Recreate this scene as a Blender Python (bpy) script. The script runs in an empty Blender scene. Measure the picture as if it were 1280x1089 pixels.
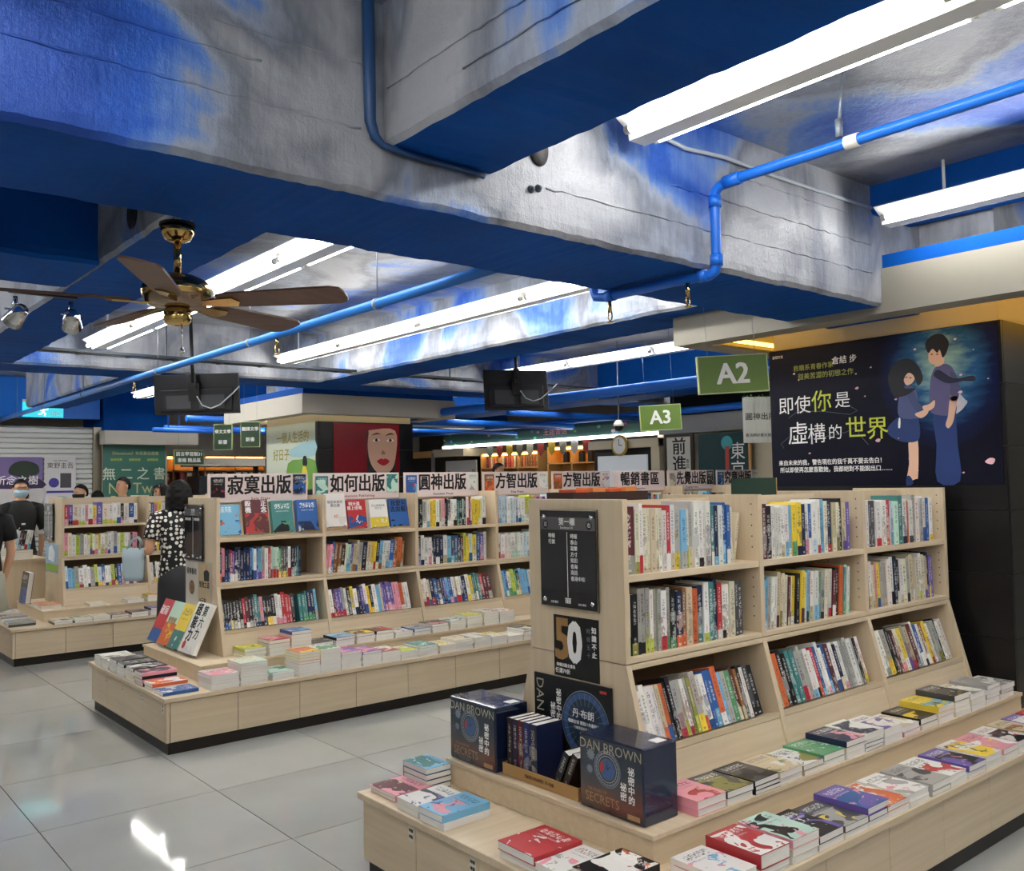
import bpy, math, random
from mathutils import Vector, Matrix
random.seed(11)
SC = bpy.context.scene
COL = SC.collection
PI = math.pi

# ------------------------------------------------------------------ camera
CAM_H = 1.55
YAW, PITCH, ROLL = math.radians(50.28567), math.radians(2.92485), math.radians(-1.01071)
fw = Vector((math.cos(PITCH)*math.cos(YAW), math.cos(PITCH)*math.sin(YAW), math.sin(PITCH)))
rt = fw.cross(Vector((0, 0, 1))).normalized()
up = rt.cross(fw)
r2 = rt*math.cos(ROLL) + up*math.sin(ROLL)
u2 = -rt*math.sin(ROLL) + up*math.cos(ROLL)
cd = bpy.data.cameras.new('camera')
cd.sensor_width = 36.0
cd.lens = 1138.345/1280*36.0
cd.clip_start = 0.05
cam = bpy.data.objects.new('camera', cd)
COL.objects.link(cam)
cam.matrix_world = Matrix(((r2.x, u2.x, -fw.x, 0), (r2.y, u2.y, -fw.y, 0), (r2.z, u2.z, -fw.z, CAM_H), (0, 0, 0, 1)))
SC.camera = cam

# ------------------------------------------------------------------ world, exposure
w = bpy.data.worlds.new('world')
SC.world = w
w.use_nodes = True
w.node_tree.nodes['Background'].inputs[0].default_value = (0.8, 0.88, 1.0, 1)
w.node_tree.nodes['Background'].inputs[1].default_value = 0.15
SC.view_settings.view_transform = 'Standard'
SC.view_settings.look = 'None'
SC.view_settings.gamma = 1.0
SC.view_settings.use_curve_mapping = False
SC.view_settings.exposure = 0.5
TUBE_W = 26.0          # emission strength of the fluorescent tubes

# ------------------------------------------------------------------ helpers
def lin(c):
    return c/12.92 if c <= 0.04045 else ((c+0.055)/1.055)**2.4
def S(h):
    h = h.lstrip('#')
    return tuple(lin(int(h[i:i+2], 16)/255) for i in (0, 2, 4))
def S4(h):
    return S(h) + (1.0,)

class MB:
    def __init__(s):
        s.v = []; s.f = []; s.m = []; s.uv = []; s.sm = []
    def face(s, pts, m=0, uv=None, smooth=False):
        n = len(s.v)
        s.v += [tuple(p) for p in pts]
        s.f.append(tuple(range(n, n+len(pts)))); s.m.append(m); s.uv.append(uv); s.sm.append(smooth)
    def box(s, x0, x1, y0, y1, z0, z1, m=0):
        n = len(s.v)
        s.v += [(x0,y0,z0),(x1,y0,z0),(x1,y1,z0),(x0,y1,z0),(x0,y0,z1),(x1,y0,z1),(x1,y1,z1),(x0,y1,z1)]
        for q in ((3,2,1,0),(4,5,6,7),(0,1,5,4),(1,2,6,5),(2,3,7,6),(3,0,4,7)):
            s.f.append(tuple(n+i for i in q)); s.m.append(m); s.uv.append(None); s.sm.append(False)
        return s
    def prism(s, poly, axis, a0, a1, m=0, mside=None):
        # poly: 2-D points; axis 'x' -> (y,z), 'y' -> (x,z), 'z' -> (x,y)
        def P(p, a):
            return (a, p[0], p[1]) if axis == 'x' else ((p[0], a, p[1]) if axis == 'y' else (p[0], p[1], a))
        n = len(s.v); k = len(poly)
        s.v += [P(p, a0) for p in poly] + [P(p, a1) for p in poly]
        s.f.append(tuple(range(n+k-1, n-1, -1))); s.m.append(m)
        s.f.append(tuple(range(n+k, n+2*k))); s.m.append(m)
        s.uv += [None, None]; s.sm += [False, False]
        for i in range(k):
            j = (i+1) % k
            s.f.append((n+i, n+j, n+k+j, n+k+i)); s.m.append(m if mside is None else mside); s.uv.append(None); s.sm.append(False)
        return s
    def tube(s, path, r, n=10, m=0, cap=True):
        path = [Vector(p) for p in path]
        rr = r if isinstance(r, (list, tuple)) else [r]*len(path)
        rings = []; ref = None
        for i, p in enumerate(path):
            a = path[max(i-1, 0)]; b = path[min(i+1, len(path)-1)]
            t = (b-a).normalized()
            if ref is None:
                ref = Vector((0,0,1)) if abs(t.z) < 0.9 else Vector((1,0,0))
            u = (ref - t*ref.dot(t)).normalized(); ref = u
            w_ = t.cross(u)
            b0 = len(s.v)
            s.v += [tuple(p + (u*math.cos(2*PI*k/n) + w_*math.sin(2*PI*k/n))*rr[i]) for k in range(n)]
            rings.append(b0)
        for a, b in zip(rings, rings[1:]):
            for k in range(n):
                l = (k+1) % n
                s.f.append((a+k, a+l, b+l, b+k)); s.m.append(m); s.uv.append(None); s.sm.append(True)
        if cap:
            s.f.append(tuple(rings[0]+k for k in reversed(range(n)))); s.m.append(m); s.uv.append(None); s.sm.append(False)
            s.f.append(tuple(rings[-1]+k for k in range(n))); s.m.append(m); s.uv.append(None); s.sm.append(False)
        return s
    def lathe(s, prof, n=24, m=0, c=(0,0,0), ms=None):
        rings = []
        for r, z in prof:
            b0 = len(s.v)
            s.v += [(c[0]+r*math.cos(2*PI*k/n), c[1]+r*math.sin(2*PI*k/n), c[2]+z) for k in range(n)]
            rings.append(b0)
        for i, (a, b) in enumerate(zip(rings, rings[1:])):
            for k in range(n):
                l = (k+1) % n
                s.f.append((a+k, a+l, b+l, b+k)); s.m.append(ms[i] if ms else m); s.uv.append(None); s.sm.append(True)
        return s
    def mesh(s, name, mats=()):
        me = bpy.data.meshes.new(name)
        me.from_pydata(s.v, [], s.f)
        for mt in (mats if isinstance(mats, (list, tuple)) else [mats]):
            me.materials.append(mt)
        me.polygons.foreach_set('material_index', s.m)
        me.polygons.foreach_set('use_smooth', s.sm)
        if any(u is not None for u in s.uv):
            ul = me.uv_layers.new(name='UVMap')
            k = 0
            for fc, u in zip(s.f, s.uv):
                for i in range(len(fc)):
                    ul.data[k].uv = u[i] if u is not None else (-5.0, -5.0)
                    k += 1
        me.update()
        return me
    def build(s, name, mats, parent=None, loc=(0,0,0), rot=(0,0,0)):
        return link(name, s.mesh(name, mats), parent, loc, rot)

def link(name, me, parent=None, loc=(0,0,0), rot=(0,0,0), scale=(1,1,1)):
    o = bpy.data.objects.new(name, me)
    COL.objects.link(o)
    o.location = loc; o.rotation_euler = rot; o.scale = scale
    if parent is not None:
        o.parent = parent
    return o
def tag(o, label, cat, group=None):
    o['label'] = label; o['category'] = cat
    if group: o['group'] = group
    return o
def thing(name, label, cat, loc=(0,0,0), rz=0.0, group=None):
    o = bpy.data.objects.new(name, None)
    o.empty_display_size = 0.1
    COL.objects.link(o)
    o.location = loc; o.rotation_euler = (0, 0, rz)
    return tag(o, label, cat, group)
def struct(o):
    o['kind'] = 'structure'
    return o
def bevel(o, wd=0.003, seg=2):
    b = o.modifiers.new('bevel', 'BEVEL'); b.width = wd; b.segments = seg; b.limit_method = 'ANGLE'
    return o
ORD = ['first','second','third','fourth','fifth','sixth','seventh','eighth','ninth','tenth','eleventh','twelfth','thirteenth','fourteenth','fifteenth','sixteenth','seventeenth','eighteenth','nineteenth','twentieth','twenty-first','twenty-second','twenty-third','twenty-fourth','twenty-fifth','twenty-sixth','twenty-seventh','twenty-eighth','twenty-ninth','thirtieth','thirty-first','thirty-second','thirty-third','thirty-fourth','thirty-fifth','thirty-sixth','thirty-seventh','thirty-eighth','thirty-ninth','fortieth']

# text as flat mesh; the text lies in its local XY plane, facing +Z
_dg = None
def text_mesh(s, size=0.1, bold=0.0, spacing=1.0, line=1.0, align='CENTER', valign='CENTER', ext=0.0006, vertical=False, squeeze=1.0):
    c = bpy.data.curves.new('lettering', 'FONT')
    c.body = '\n'.join(s) if vertical else s
    c.size = size; c.align_x = align; c.align_y = valign
    c.space_character = spacing; c.space_line = line*(1.02 if vertical else 1.0)
    c.extrude = ext; c.resolution_u = 2
    o = bpy.data.objects.new('lettering_tmp', c)
    COL.objects.link(o)
    dg = bpy.context.evaluated_depsgraph_get()
    me = bpy.data.meshes.new_from_object(o.evaluated_get(dg))
    bpy.data.objects.remove(o); bpy.data.curves.remove(c)
    if bold > 0:        # heavier strokes: the same outlines laid over each other with a small shift
        vs = [tuple(v.co) for v in me.vertices]; fs = [tuple(p.vertices) for p in me.polygons]
        V = []; Fc = []
        for q, (dx, dy) in enumerate(((-bold, -bold*.7), (bold, -bold*.7), (-bold, bold*.7), (bold, bold*.7))):
            b0 = len(V); V += [(x+dx, y+dy, z+q*0.00015) for x, y, z in vs]; Fc += [tuple(b0+i for i in f) for f in fs]
        bpy.data.meshes.remove(me)
        me = bpy.data.meshes.new('lettering'); me.from_pydata(V, [], Fc); me.update()
    me.name = 'lettering'
    if squeeze != 1.0:
        me.transform(Matrix.Diagonal((squeeze, 1, 1, 1)))
    return me
def text(s, mat, parent=None, loc=(0,0,0), rot=(0,0,0), name='lettering', **kw):
    me = text_mesh(s, **kw)
    me.materials.clear(); me.materials.append(mat)
    return link(name, me, parent, loc, rot)
# orientations for upright flat print: facing -Y (reads along +X), facing -X (reads along -Y)
RY = (PI/2, 0, 0)
RX = (PI/2, 0, -PI/2)

# ------------------------------------------------------------------ materials
MATS = {}
def mat(name, col=(0.5,0.5,0.5), rough=0.5, metal=0.0, spec=0.5, emit=None, es=0.0, alpha=None, trans=0.0, ior=1.45, coat=0.0):
    if name in MATS: return MATS[name]
    m = bpy.data.materials.new(name); m.use_nodes = True
    b = m.node_tree.nodes['Principled BSDF']
    if isinstance(col, str): col = S(col)
    b.inputs['Base Color'].default_value = (*col, 1)
    b.inputs['Roughness'].default_value = rough
    b.inputs['Metallic'].default_value = metal
    b.inputs['Specular IOR Level'].default_value = spec
    b.inputs['Coat Weight'].default_value = coat
    b.inputs['Transmission Weight'].default_value = trans
    b.inputs['IOR'].default_value = ior
    if emit is not None:
        if isinstance(emit, str): emit = S(emit)
        b.inputs['Emission Color'].default_value = (*emit, 1)
        b.inputs['Emission Strength'].default_value = es
    if alpha is not None:
        b.inputs['Alpha'].default_value = alpha
    MATS[name] = m
    return m
class NT:
    """tiny node-tree writer"""
    def __init__(s, m):
        s.t = m.node_tree; s.n = s.t.nodes; s.l = s.t.links; s.b = s.n['Principled BSDF']
    def add(s, typ, **kw):
        x = s.n.new(typ)
        for k, v in kw.items(): setattr(x, k, v)
        return x
    def set(s, sock, v):
        if isinstance(v, bpy.types.NodeSocket): s.l.new(v, sock)
        elif v is not None: sock.default_value = v
    def math(s, op, a, b=None, c=None, clamp=False):
        x = s.add('ShaderNodeMath', operation=op, use_clamp=clamp)
        s.set(x.inputs[0], a)
        if b is not None: s.set(x.inputs[1], b)
        if c is not None: s.set(x.inputs[2], c)
        return x.outputs[0]
    def mix(s, f, a, b):
        x = s.add('ShaderNodeMix', data_type='RGBA')
        s.set(x.inputs[0], f); s.set(x.inputs[6], a); s.set(x.inputs[7], b)
        return x.outputs[2]
    def noise(s, vec, scale, detail=3.0, rough=0.5, dist=0.0, out=0):
        x = s.add('ShaderNodeTexNoise')
        if vec is not None: s.l.new(vec, x.inputs['Vector'])
        x.inputs['Scale'].default_value = scale; x.inputs['Detail'].default_value = detail
        x.inputs['Roughness'].default_value = rough; x.inputs['Distortion'].default_value = dist
        return x.outputs[out]
    def ramp(s, f, pts, interp='LINEAR'):
        x = s.add('ShaderNodeValToRGB'); s.l.new(f, x.inputs[0])
        cr = x.color_ramp; cr.interpolation = interp
        while len(cr.elements) < len(pts): cr.elements.new(0.5)
        for e, (p, c) in zip(cr.elements, pts):
            e.position = p; e.color = c if len(c) == 4 else (*c, 1)
        return x.outputs[0]
    def mapv(s, vec, scale=(1,1,1), loc=(0,0,0)):
        x = s.add('ShaderNodeMapping'); s.l.new(vec, x.inputs[0])
        x.inputs['Scale'].default_value = scale; x.inputs['Location'].default_value = loc
        return x.outputs[0]
    def obj(s): return s.add('ShaderNodeTexCoord').outputs['Object']
    def geo(s): return s.add('ShaderNodeNewGeometry').outputs['Position']
    def uv(s): return s.add('ShaderNodeTexCoord').outputs['UV']
    def sep(s, v):
        x = s.add('ShaderNodeSeparateXYZ'); s.l.new(v, x.inputs[0]); return x.outputs
    def comb(s, a, b, c=0.0):
        x = s.add('ShaderNodeCombineXYZ'); s.set(x.inputs[0], a); s.set(x.inputs[1], b); s.set(x.inputs[2], c); return x.outputs[0]
    def bump(s, h, strength=0.3, dist=0.01):
        x = s.add('ShaderNodeBump'); s.l.new(h, x.inputs['Height'])
        x.inputs['Strength'].default_value = strength; x.inputs['Distance'].default_value = dist
        s.l.new(x.outputs[0], s.b.inputs['Normal'])
    def col(s, c): s.set(s.b.inputs['Base Color'], c)
    def rough(s, c): s.set(s.b.inputs['Roughness'], c)

def wood_mat(name, c0, c1, axis='x', rough=0.45):
    m = mat(name, c0, rough); t = NT(m)
    sc = {'x': (0.8, 22, 22), 'y': (22, 0.8, 22), 'z': (22, 22, 0.8)}[axis]
    p = t.mapv(t.geo(), sc)
    n = t.noise(p, 1.6, 4, 0.6, 0.4)
    n2 = t.noise(t.geo(), 2.3, 2)
    f = t.math('ADD', t.math('MULTIPLY', n, 0.75), t.math('MULTIPLY', n2, 0.25))
    t.col(t.ramp(f, [(0.3, S(c0)), (0.7, S(c1))]))
    t.bump(n, 0.05, 0.002)
    return m
WOOD = wood_mat('ash_laminate', '#CBB799', '#DAC9AD', 'x')
WOODY = wood_mat('ash_laminate_crosswise', '#CBB799', '#DAC9AD', 'y')
WOODZ = wood_mat('ash_laminate_upright', '#CAB698', '#D8C7AB', 'z')
EDGE = wood_mat('ash_edge_band', '#CDB58E', '#DAC5A0', 'z')
PLINTH = mat('dark_plinth', '#1C1613', 0.35)
BLACK = mat('black_matt', '#0C0C0E', 0.5)
WHITE = mat('white_paint', '#E9E7E2', 0.5)
WHITEP = mat('white_print', '#F4F4F2', 0.6)
INK = mat('black_ink', '#161214', 0.6)
CHROME = mat('chrome', '#D8D8D8', 0.15, 1.0)
BRASS = mat('polished_brass', '#C9A96A', 0.12, 1.0)
PIPEBLUE = mat('blue_pipe_paint', '#1264CC', 0.4)
PAGES = mat('page_edges', '#E8E2D4', 0.75)
if True:
    t = NT(PAGES)
    n = t.noise(t.mapv(t.obj(), (0.5, 0.5, 26)), 3, 2)
    t.col(t.ramp(n, [(0.3, S('#E6E0D4')), (0.55, S('#FAF8F2'))]))

# paint on the concrete
def blue_mat():
    m = mat('blue_soffit_paint', '#0A3F95', 0.7, spec=0.15); t = NT(m)
    p = t.geo()
    n = t.noise(p, 1.7, 5, 0.6)
    t.col(t.ramp(n, [(0.3, S('#003E88')), (0.55, S('#00499C')), (0.8, S('#0055AE'))]))
    t.bump(t.noise(p, 14, 6, 0.65), 0.25, 0.01)
    return m
def mottle_mat(name, xr, zr=None, bias=0.0):
    """silver grey spray over blue on board-marked concrete"""
    m = mat(name, '#8890A0', 0.42, 0.25); t = NT(m)
    p = t.geo(); xyz = t.sep(p)
    n = t.math('MULTIPLY_ADD', t.math('SUBTRACT', t.noise(p, 1.15, 4, 0.5, 0.7), 0.5), 1.5, 0.5)
    n2 = t.noise(t.mapv(p, (5, 5, 0.7)), 6, 4, 0.6)      # vertical brush streaks
    f = t.math('ADD', t.math('MULTIPLY', n, 1.0), t.math('MULTIPLY', n2, 0.16))
    if xr:
        rx = t.ramp(t.math('MULTIPLY_ADD', xyz[0], 0.2, 0.0), [(q, (v, v, v)) for q, v in xr])
        f = t.math('ADD', f, rx)
        f = t.math('SUBTRACT', f, 0.5)
    f = t.math('ADD', f, bias)
    c = t.ramp(f, [(0.20, S('#0E3F94')), (0.36, S('#2456B4')), (0.46, S('#5B7FC0')), (0.53, S('#8D96A8')), (0.62, S('#6F7480')), (0.80, S('#A3A6AE'))])
    t.col(c)
    # formwork ridges, trowel marks and pits
    wz = t.math('FRACT', t.math('MULTIPLY_ADD', xyz[2], 6.2, t.math('MULTIPLY', t.noise(p, 1.2, 2), 0.5)))
    ridge = t.math('LESS_THAN', wz, 0.05)
    pit = t.math('POWER', t.noise(p, 12, 7, 0.72), 2.0)
    fine = t.noise(t.mapv(p, (18, 18, 2)), 6, 4, 0.6)
    h = t.math('ADD', t.math('MULTIPLY', ridge, 0.35), t.math('ADD', t.math('MULTIPLY', pit, 0.9), t.math('MULTIPLY', fine, 0.16)))
    t.bump(h, 0.6, 0.016)
    return m
BLUE = blue_mat()
MOT_MAIN = mottle_mat('silver_blue_beam_paint', [(0.08,.2),(0.15,.3),(0.23,.6),(0.29,.64),(0.31,.36),(0.37,.4),(0.42,.72),(0.48,.66),(0.55,.4),(0.63,.44),(0.70,.72),(0.82,.7),(0.9,.42)])
MOT = mottle_mat('silver_blue_side_paint', None, bias=0.0)
MOT_SLAB = mottle_mat('cloudy_ceiling_paint', None, bias=0.02)

# ================================================================== STRUCTURE
from mathutils import noise as mnoise
def floor_mats():
    m = mat('polished_floor_tile', '#B4B4B0', 0.06, 0.0, 0.55); t = NT(m)
    p = t.geo()
    n = t.noise(p, 1.1, 4, 0.55)
    oi = t.add('ShaderNodeObjectInfo').outputs['Random']
    f = t.math('MULTIPLY_ADD', oi, 0.25, t.math('MULTIPLY', n, 0.75))
    t.col(t.ramp(f, [(0.25, S('#9A9B98')), (0.75, S('#AFB0AD'))]))
    t.rough(t.math('MULTIPLY_ADD', t.noise(p, 3.0, 3), 0.06, 0.03))
    t.bump(t.noise(p, 2.6, 2), 0.006, 0.01)
    return m
TILE = floor_mats()
GROUT = mat('dark_grout', '#4A4A48', 0.8)
fl = MB(); fl.box(-4, 15.5, -4, 15.5, -0.12, -0.006)
floor = struct(fl.build('floor', GROUT))
PX, PY, G = 0.825, 0.85, 0.0025
tm = MB(); tm.prism([(G, 0), (PX-G, 0), (PX-G, 0.001), (PX-G, 0.001)], 'x', 0, 0) if False else None
tm.box(G, PX-G, G, PY-G, -0.006, 0.0)
tile_me = tm.mesh('tile', TILE)
i0 = 0
for ix in range(-2, 10):
    for iy in range(-2, 15):
        link('tile', tile_me, floor, (1.02+PX*ix, 3.785+PY*(iy-3), 0))
big = MB()
for (x0, x1, y0, y1) in ((-4, 1.02-2*PX, -4, 15.5), (1.02+10*PX, 15.5, -4, 15.5), (1.02-2*PX, 1.02+10*PX, -4, 3.785-5*PY), (1.02-2*PX, 1.02+10*PX, 3.785+12*PY, 15.5)):
    big.box(x0, x1, y0, y1, -0.006, 0.0)
big.build('tile_field', TILE, floor)

CZ = 3.08
cl = MB(); cl.box(-4, 15.5, -4, 15.5, CZ, CZ+0.12)
ceiling = struct(cl.build('ceiling', MOT_SLAB))
def beam(axis, a0, a1, b0, b1, z0, mats, seg=0.05, jit=0.012, seed=0.0):
    mb = MB(); n = max(2, int((a1-a0)/seg))
    prof = [(b0, CZ+0.03), (b0, z0+0.16), (b0, z0+0.05), (b0+0.004, z0+0.018), (b0+0.022, z0), (b1-0.022, z0), (b1-0.004, z0+0.018), (b1, z0+0.05), (b1, z0+0.16), (b1, CZ+0.03)]
    amp = [0, .3, .6, 1.2, 1.0, 1.0, 1.2, .6, .3, 0]
    rings = []
    for i in range(n+1):
        a = a0 + (a1-a0)*i/n
        base = len(mb.v)
        for j, ((b, z), am) in enumerate(zip(prof, amp)):
            q = Vector((a*11.0+seed, b*7, z*9))
            d = mnoise.noise(q*0.6)*0.5 + mnoise.noise(q*1.7)*0.35
            d2 = mnoise.noise(q*0.5+Vector((31, 7, 5)))*0.4 + mnoise.noise(q*2.0)*0.4
            bb = b + d*jit*am*(0.7 if j < 5 else -0.7); zz = z + (d2*jit*am if 2 <= j <= 7 else 0)
            mb.v.append((a, bb, zz) if axis == 'x' else (bb, a, zz))
        rings.append(base)
    k = len(prof)
    for A, B in zip(rings, rings[1:]):
        for j in range(k-1):
            q = (A+j, A+j+1, B+j+1, B+j)
            if axis == 'y': q = q[::-1]
            mb.f.append(q[::-1] if False else q); mb.m.append(1 if j in (4,) or (j in (3, 5) and False) else 0); mb.uv.append(None); mb.sm.append(False)
    for A, rev in ((rings[0], True), (rings[-1], False)):
        q = tuple(A+j for j in range(k))
        mb.f.append(q[::-1] if rev else q); mb.m.append(0); mb.uv.append(None); mb.sm.append(False)
    o = mb.build('beam', mats, ceiling)
    return o
main_beam = beam('x', -4, 5.1, 2.43, 3.03, 2.452, [MOT_MAIN, BLUE], 0.03, 0.011)
main_beam['label'] = 'wide concrete beam sprayed silver over blue, crossing the whole view'
beam('y', -4, 2.44, 1.51, 1.96, 2.62, [MOT, BLUE], 0.05, 0.012, 3)
beam('y', -4, 2.44, 4.51, 4.95, 2.93, [BLUE, BLUE], 0.08, 0.004, 9)
beam('y', 3.02, 8.4, 1.21, 1.63, 2.60, [MOT, BLUE], 0.06, 0.012, 5)
beam('x', -4, 1.22, 4.46, 5.1, 2.60, [BLUE, BLUE], 0.08, 0.012, 7)
beam('x', -4, 15.4, 8.35, 8.95, 2.60, [MOT, BLUE], 0.10, 0.012, 12)
beam('y', 3.02, 8.4, 4.37, 4.9, 2.60, [MOT, BLUE], 0.06, 0.012, 15)
beam('y', 3.02, 15.4, 8.4, 9.0, 2.60, [BLUE, BLUE], 0.12, 0.01, 18)
beam('x', 4.7, 15.4, 12.6, 13.1, 2.60, [BLUE, BLUE], 0.12, 0.01, 22)
beam('y', 8.9, 12.7, 2.6, 3.1, 2.60, [MOT, BLUE], 0.10, 0.01, 26)
# openings, anchor bolts and cable on the main beam
hole = MB(); hole.lathe([(0.0, -0.004), (0.045, -0.004), (0.048, 0.0), (0.045, 0.004), (0.0, 0.004)], 28)
h = hole.build('conduit_hole', BLACK, ceiling, (2.165, 2.427, 2.755), (PI/2, 0, 0)); h.scale = (1, 1.3, 1)
ho = hole.build('conduit_hole', BLACK, ceiling, (1.207, 3.95, 2.72), (0, PI/2, 0)); ho.scale = (1.5, 1.3, 1)
for bx_, bz_ in ((2.125, 2.60), (2.16, 2.61)):
    a = MB(); a.lathe([(0.0, 0.0), (0.014, 0.0), (0.014, 0.006), (0.007, 0.006), (0.007, 0.018), (0.0, 0.018)], 14)
    a.build('anchor_bolt', mat('anchor_steel', '#5F6470', 0.5, 0.6), ceiling, (bx_, 2.43, bz_), (PI/2, 0, 0))
CABLE = mat('blue_cable_sheath', '#1B3F6E', 0.5)
c = MB(); c.tube([(1.45, 2.415, 3.08), (1.45, 2.412, 2.85), (1.452, 2.412, 2.68), (1.47, 2.413, 2.635), (1.50, 2.413, 2.615), (1.6, 2.413, 2.605), (1.86, 2.413, 2.60), (1.9, 2.413, 2.595)], [0.02, 0.02, 0.018, 0.016, 0.011, 0.010, 0.009, 0.008], 10)
c.build('cable', CABLE, ceiling)

# board-mark ridges left by the formwork
def ridge(p0, p1, seed, r=0.0045):
    rg_ = random.Random(seed); m = MB(); n = max(6, int((Vector(p1)-Vector(p0)).length/0.04)); pts = []; rr_ = []
    for i in range(n+1):
        q = Vector(p0).lerp(Vector(p1), i/n); pts.append((q.x+rg_.uniform(-.001, .001), q.y+rg_.uniform(-.001, .001), q.z+rg_.uniform(-.004, .004))); rr_.append(r*rg_.uniform(0.35, 1.25))
    m.tube(pts, rr_, 6); return m.build('formwork_ridge', MOT_MAIN, ceiling)
for k, (a, b) in enumerate((((0.3, 2.43, 2.655), (1.43, 2.43, 2.655)), ((0.5, 2.43, 2.86), (1.44, 2.43, 2.86)), ((0.3, 2.43, 2.78), (1.1, 2.43, 2.775)), ((2.2, 2.43, 2.62), (4.5, 2.43, 2.615)), ((2.9, 2.43, 2.77), (4.5, 2.43, 2.765)), ((3.3, 2.43, 2.90), (4.5, 2.43, 2.90)), ((1.507, 0.2, 2.80), (1.507, 2.4, 2.80)), ((1.507, 0.2, 2.72), (1.507, 2.0, 2.715)))): ridge(a, b, k)
# ---- walls
WALLC = mat('plaster_wall', '#C9C6BE', 0.7)
DARKWALL = mat('dark_back_wall', '#23262B', 0.6)
wb = MB(); wb.box(-4.2, 15.7, 15.5, 15.7, 0, CZ); struct(wb.build('wall_back', WALLC))
wb = MB(); wb.box(15.5, 15.7, -4, 15.5, 0, CZ); struct(wb.build('wall_right', WALLC))
wb = MB(); wb.box(-4.2, -4, -4, 15.5, 0, CZ); struct(wb.build('wall_left', WALLC))
wb = MB(); wb.box(-4.2, 15.7, -4.2, -4, 0, CZ); struct(wb.build('wall_front', WALLC))

# ---- columns with cladding, each under a hollow light canopy
CLAD = mat('black_cladding_panel', '#0D0C0E', 0.32)
CLAD2 = mat('charcoal_cladding_tile', '#262420', 0.4)
CREAM = mat('cream_paint', '#C9BFA6', 0.6)
CANOPY = mat('canopy_paint', '#B4B0A6', 0.6)
WARM = mat('warm_cove_tube', '#FFD070', 0.5, emit='#FFC24A', es=7.0)
COOLT = mat('pale_cove_tube', '#FFF0D0', 0.5, emit='#FFF0D0', es=3.0)
def column(name, x0, x1, y0, y1, ztop, label):
    m = MB(); m.box(x0+0.02, x1-0.02, y0+0.02, y1-0.02, 0, 2.6, 0); m.box(x0+0.02, x1-0.02, y0+0.02, y1-0.02, 2.6, CZ, 1)
    o = struct(m.build(name, [CREAM, MOT])); o['label'] = label
    zz = [0.02+(ztop-0.02)*i/7 for i in range(8)]
    for i in range(7):
        p = MB(); p.box(x0, x0+0.02, y0, y1, zz[i]+0.0015, zz[i+1]-0.0015); p.build('cladding_panel', CLAD, o)
        p = MB(); p.box(x0+0.021, x1, y0-0.001, y0+0.02, zz[i]+0.0015, zz[i+1]-0.0015); p.build('cladding_panel', CLAD2 if name == 'wall_column_right' else CLAD, o)
    return o
def canopy(name, x0, x1, y0, y1, z0, z1, ov, label):
    """ring-shaped soffit around a column: fascia boards, a bottom flange and a warm tube in the cove"""
    X0, X1, Y0, Y1 = x0-ov, x1+ov, y0-ov, y1+ov
    m = MB(); th = 0.03; fl_ = 0.17
    for z_a, z_b, mi, q in ((z0, z1, 0, 0.0), (z1, z1+0.075, 1, 0.02)):
        m.box(X0+q, X0+q+th, Y0+q, Y1-q, z_a, z_b, mi); m.box(X1-q-th, X1-q, Y0+q, Y1-q, z_a, z_b, mi)
        m.box(X0+q+th, X1-q-th, Y0+q, Y0+q+th, z_a, z_b, mi); m.box(X0+q+th, X1-q-th, Y1-q-th, Y1-q, z_a, z_b, mi)
    for (a, b, c_, d) in ((X0, X0+fl_, Y0, Y1), (X1-fl_, X1, Y0, Y1), (X0+fl_, X1-fl_, Y0, Y0+fl_), (X0+fl_, X1-fl_, Y1-fl_, Y1)):
        m.box(a, b, c_, d, z0-0.018, z0, 0)
    m.box(X0+th, X1-th, Y0+th, Y1-th, z1-0.02, z1, 0)
    o = struct(m.build(name, [CANOPY if name != 'trim_1' else mat('beige_canopy_paint', '#918D83', 0.6), BLUE])); o['label'] = label
    tb = MB()
    zt = z0+0.05; e = fl_-0.05
    tb.tube([(X0+e, Y0+e, zt), (X0+e, Y1-e, zt)], 0.014, 8); tb.tube([(X0+e, Y0+e, zt), (X1-e, Y0+e, zt)], 0.014, 8)
    tb.tube([(X0+e, Y1-e, zt), (X1-e, Y1-e, zt)], 0.014, 8)
    tb.build('cove_tube', WARM if name == 'trim_1' else COOLT, o)
    return o
column('wall_column_right', 5.02, 6.44, 2.01, 3.43, 2.36, 'black clad column carrying the big novel poster')
canopy('trim_1', 5.02, 6.44, 2.01, 3.43, 2.43, 2.65, 0.43, 'pale canopy with blue top around the right column')
column('wall_column_middle', 4.95, 6.25, 9.45, 10.85, 2.29, 'clad column behind the middle bookcase with two posters')
canopy('trim_2', 4.95, 6.25, 9.45, 10.85, 2.36, 2.56, 0.38, 'white canopy with blue top around the far column')

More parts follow.
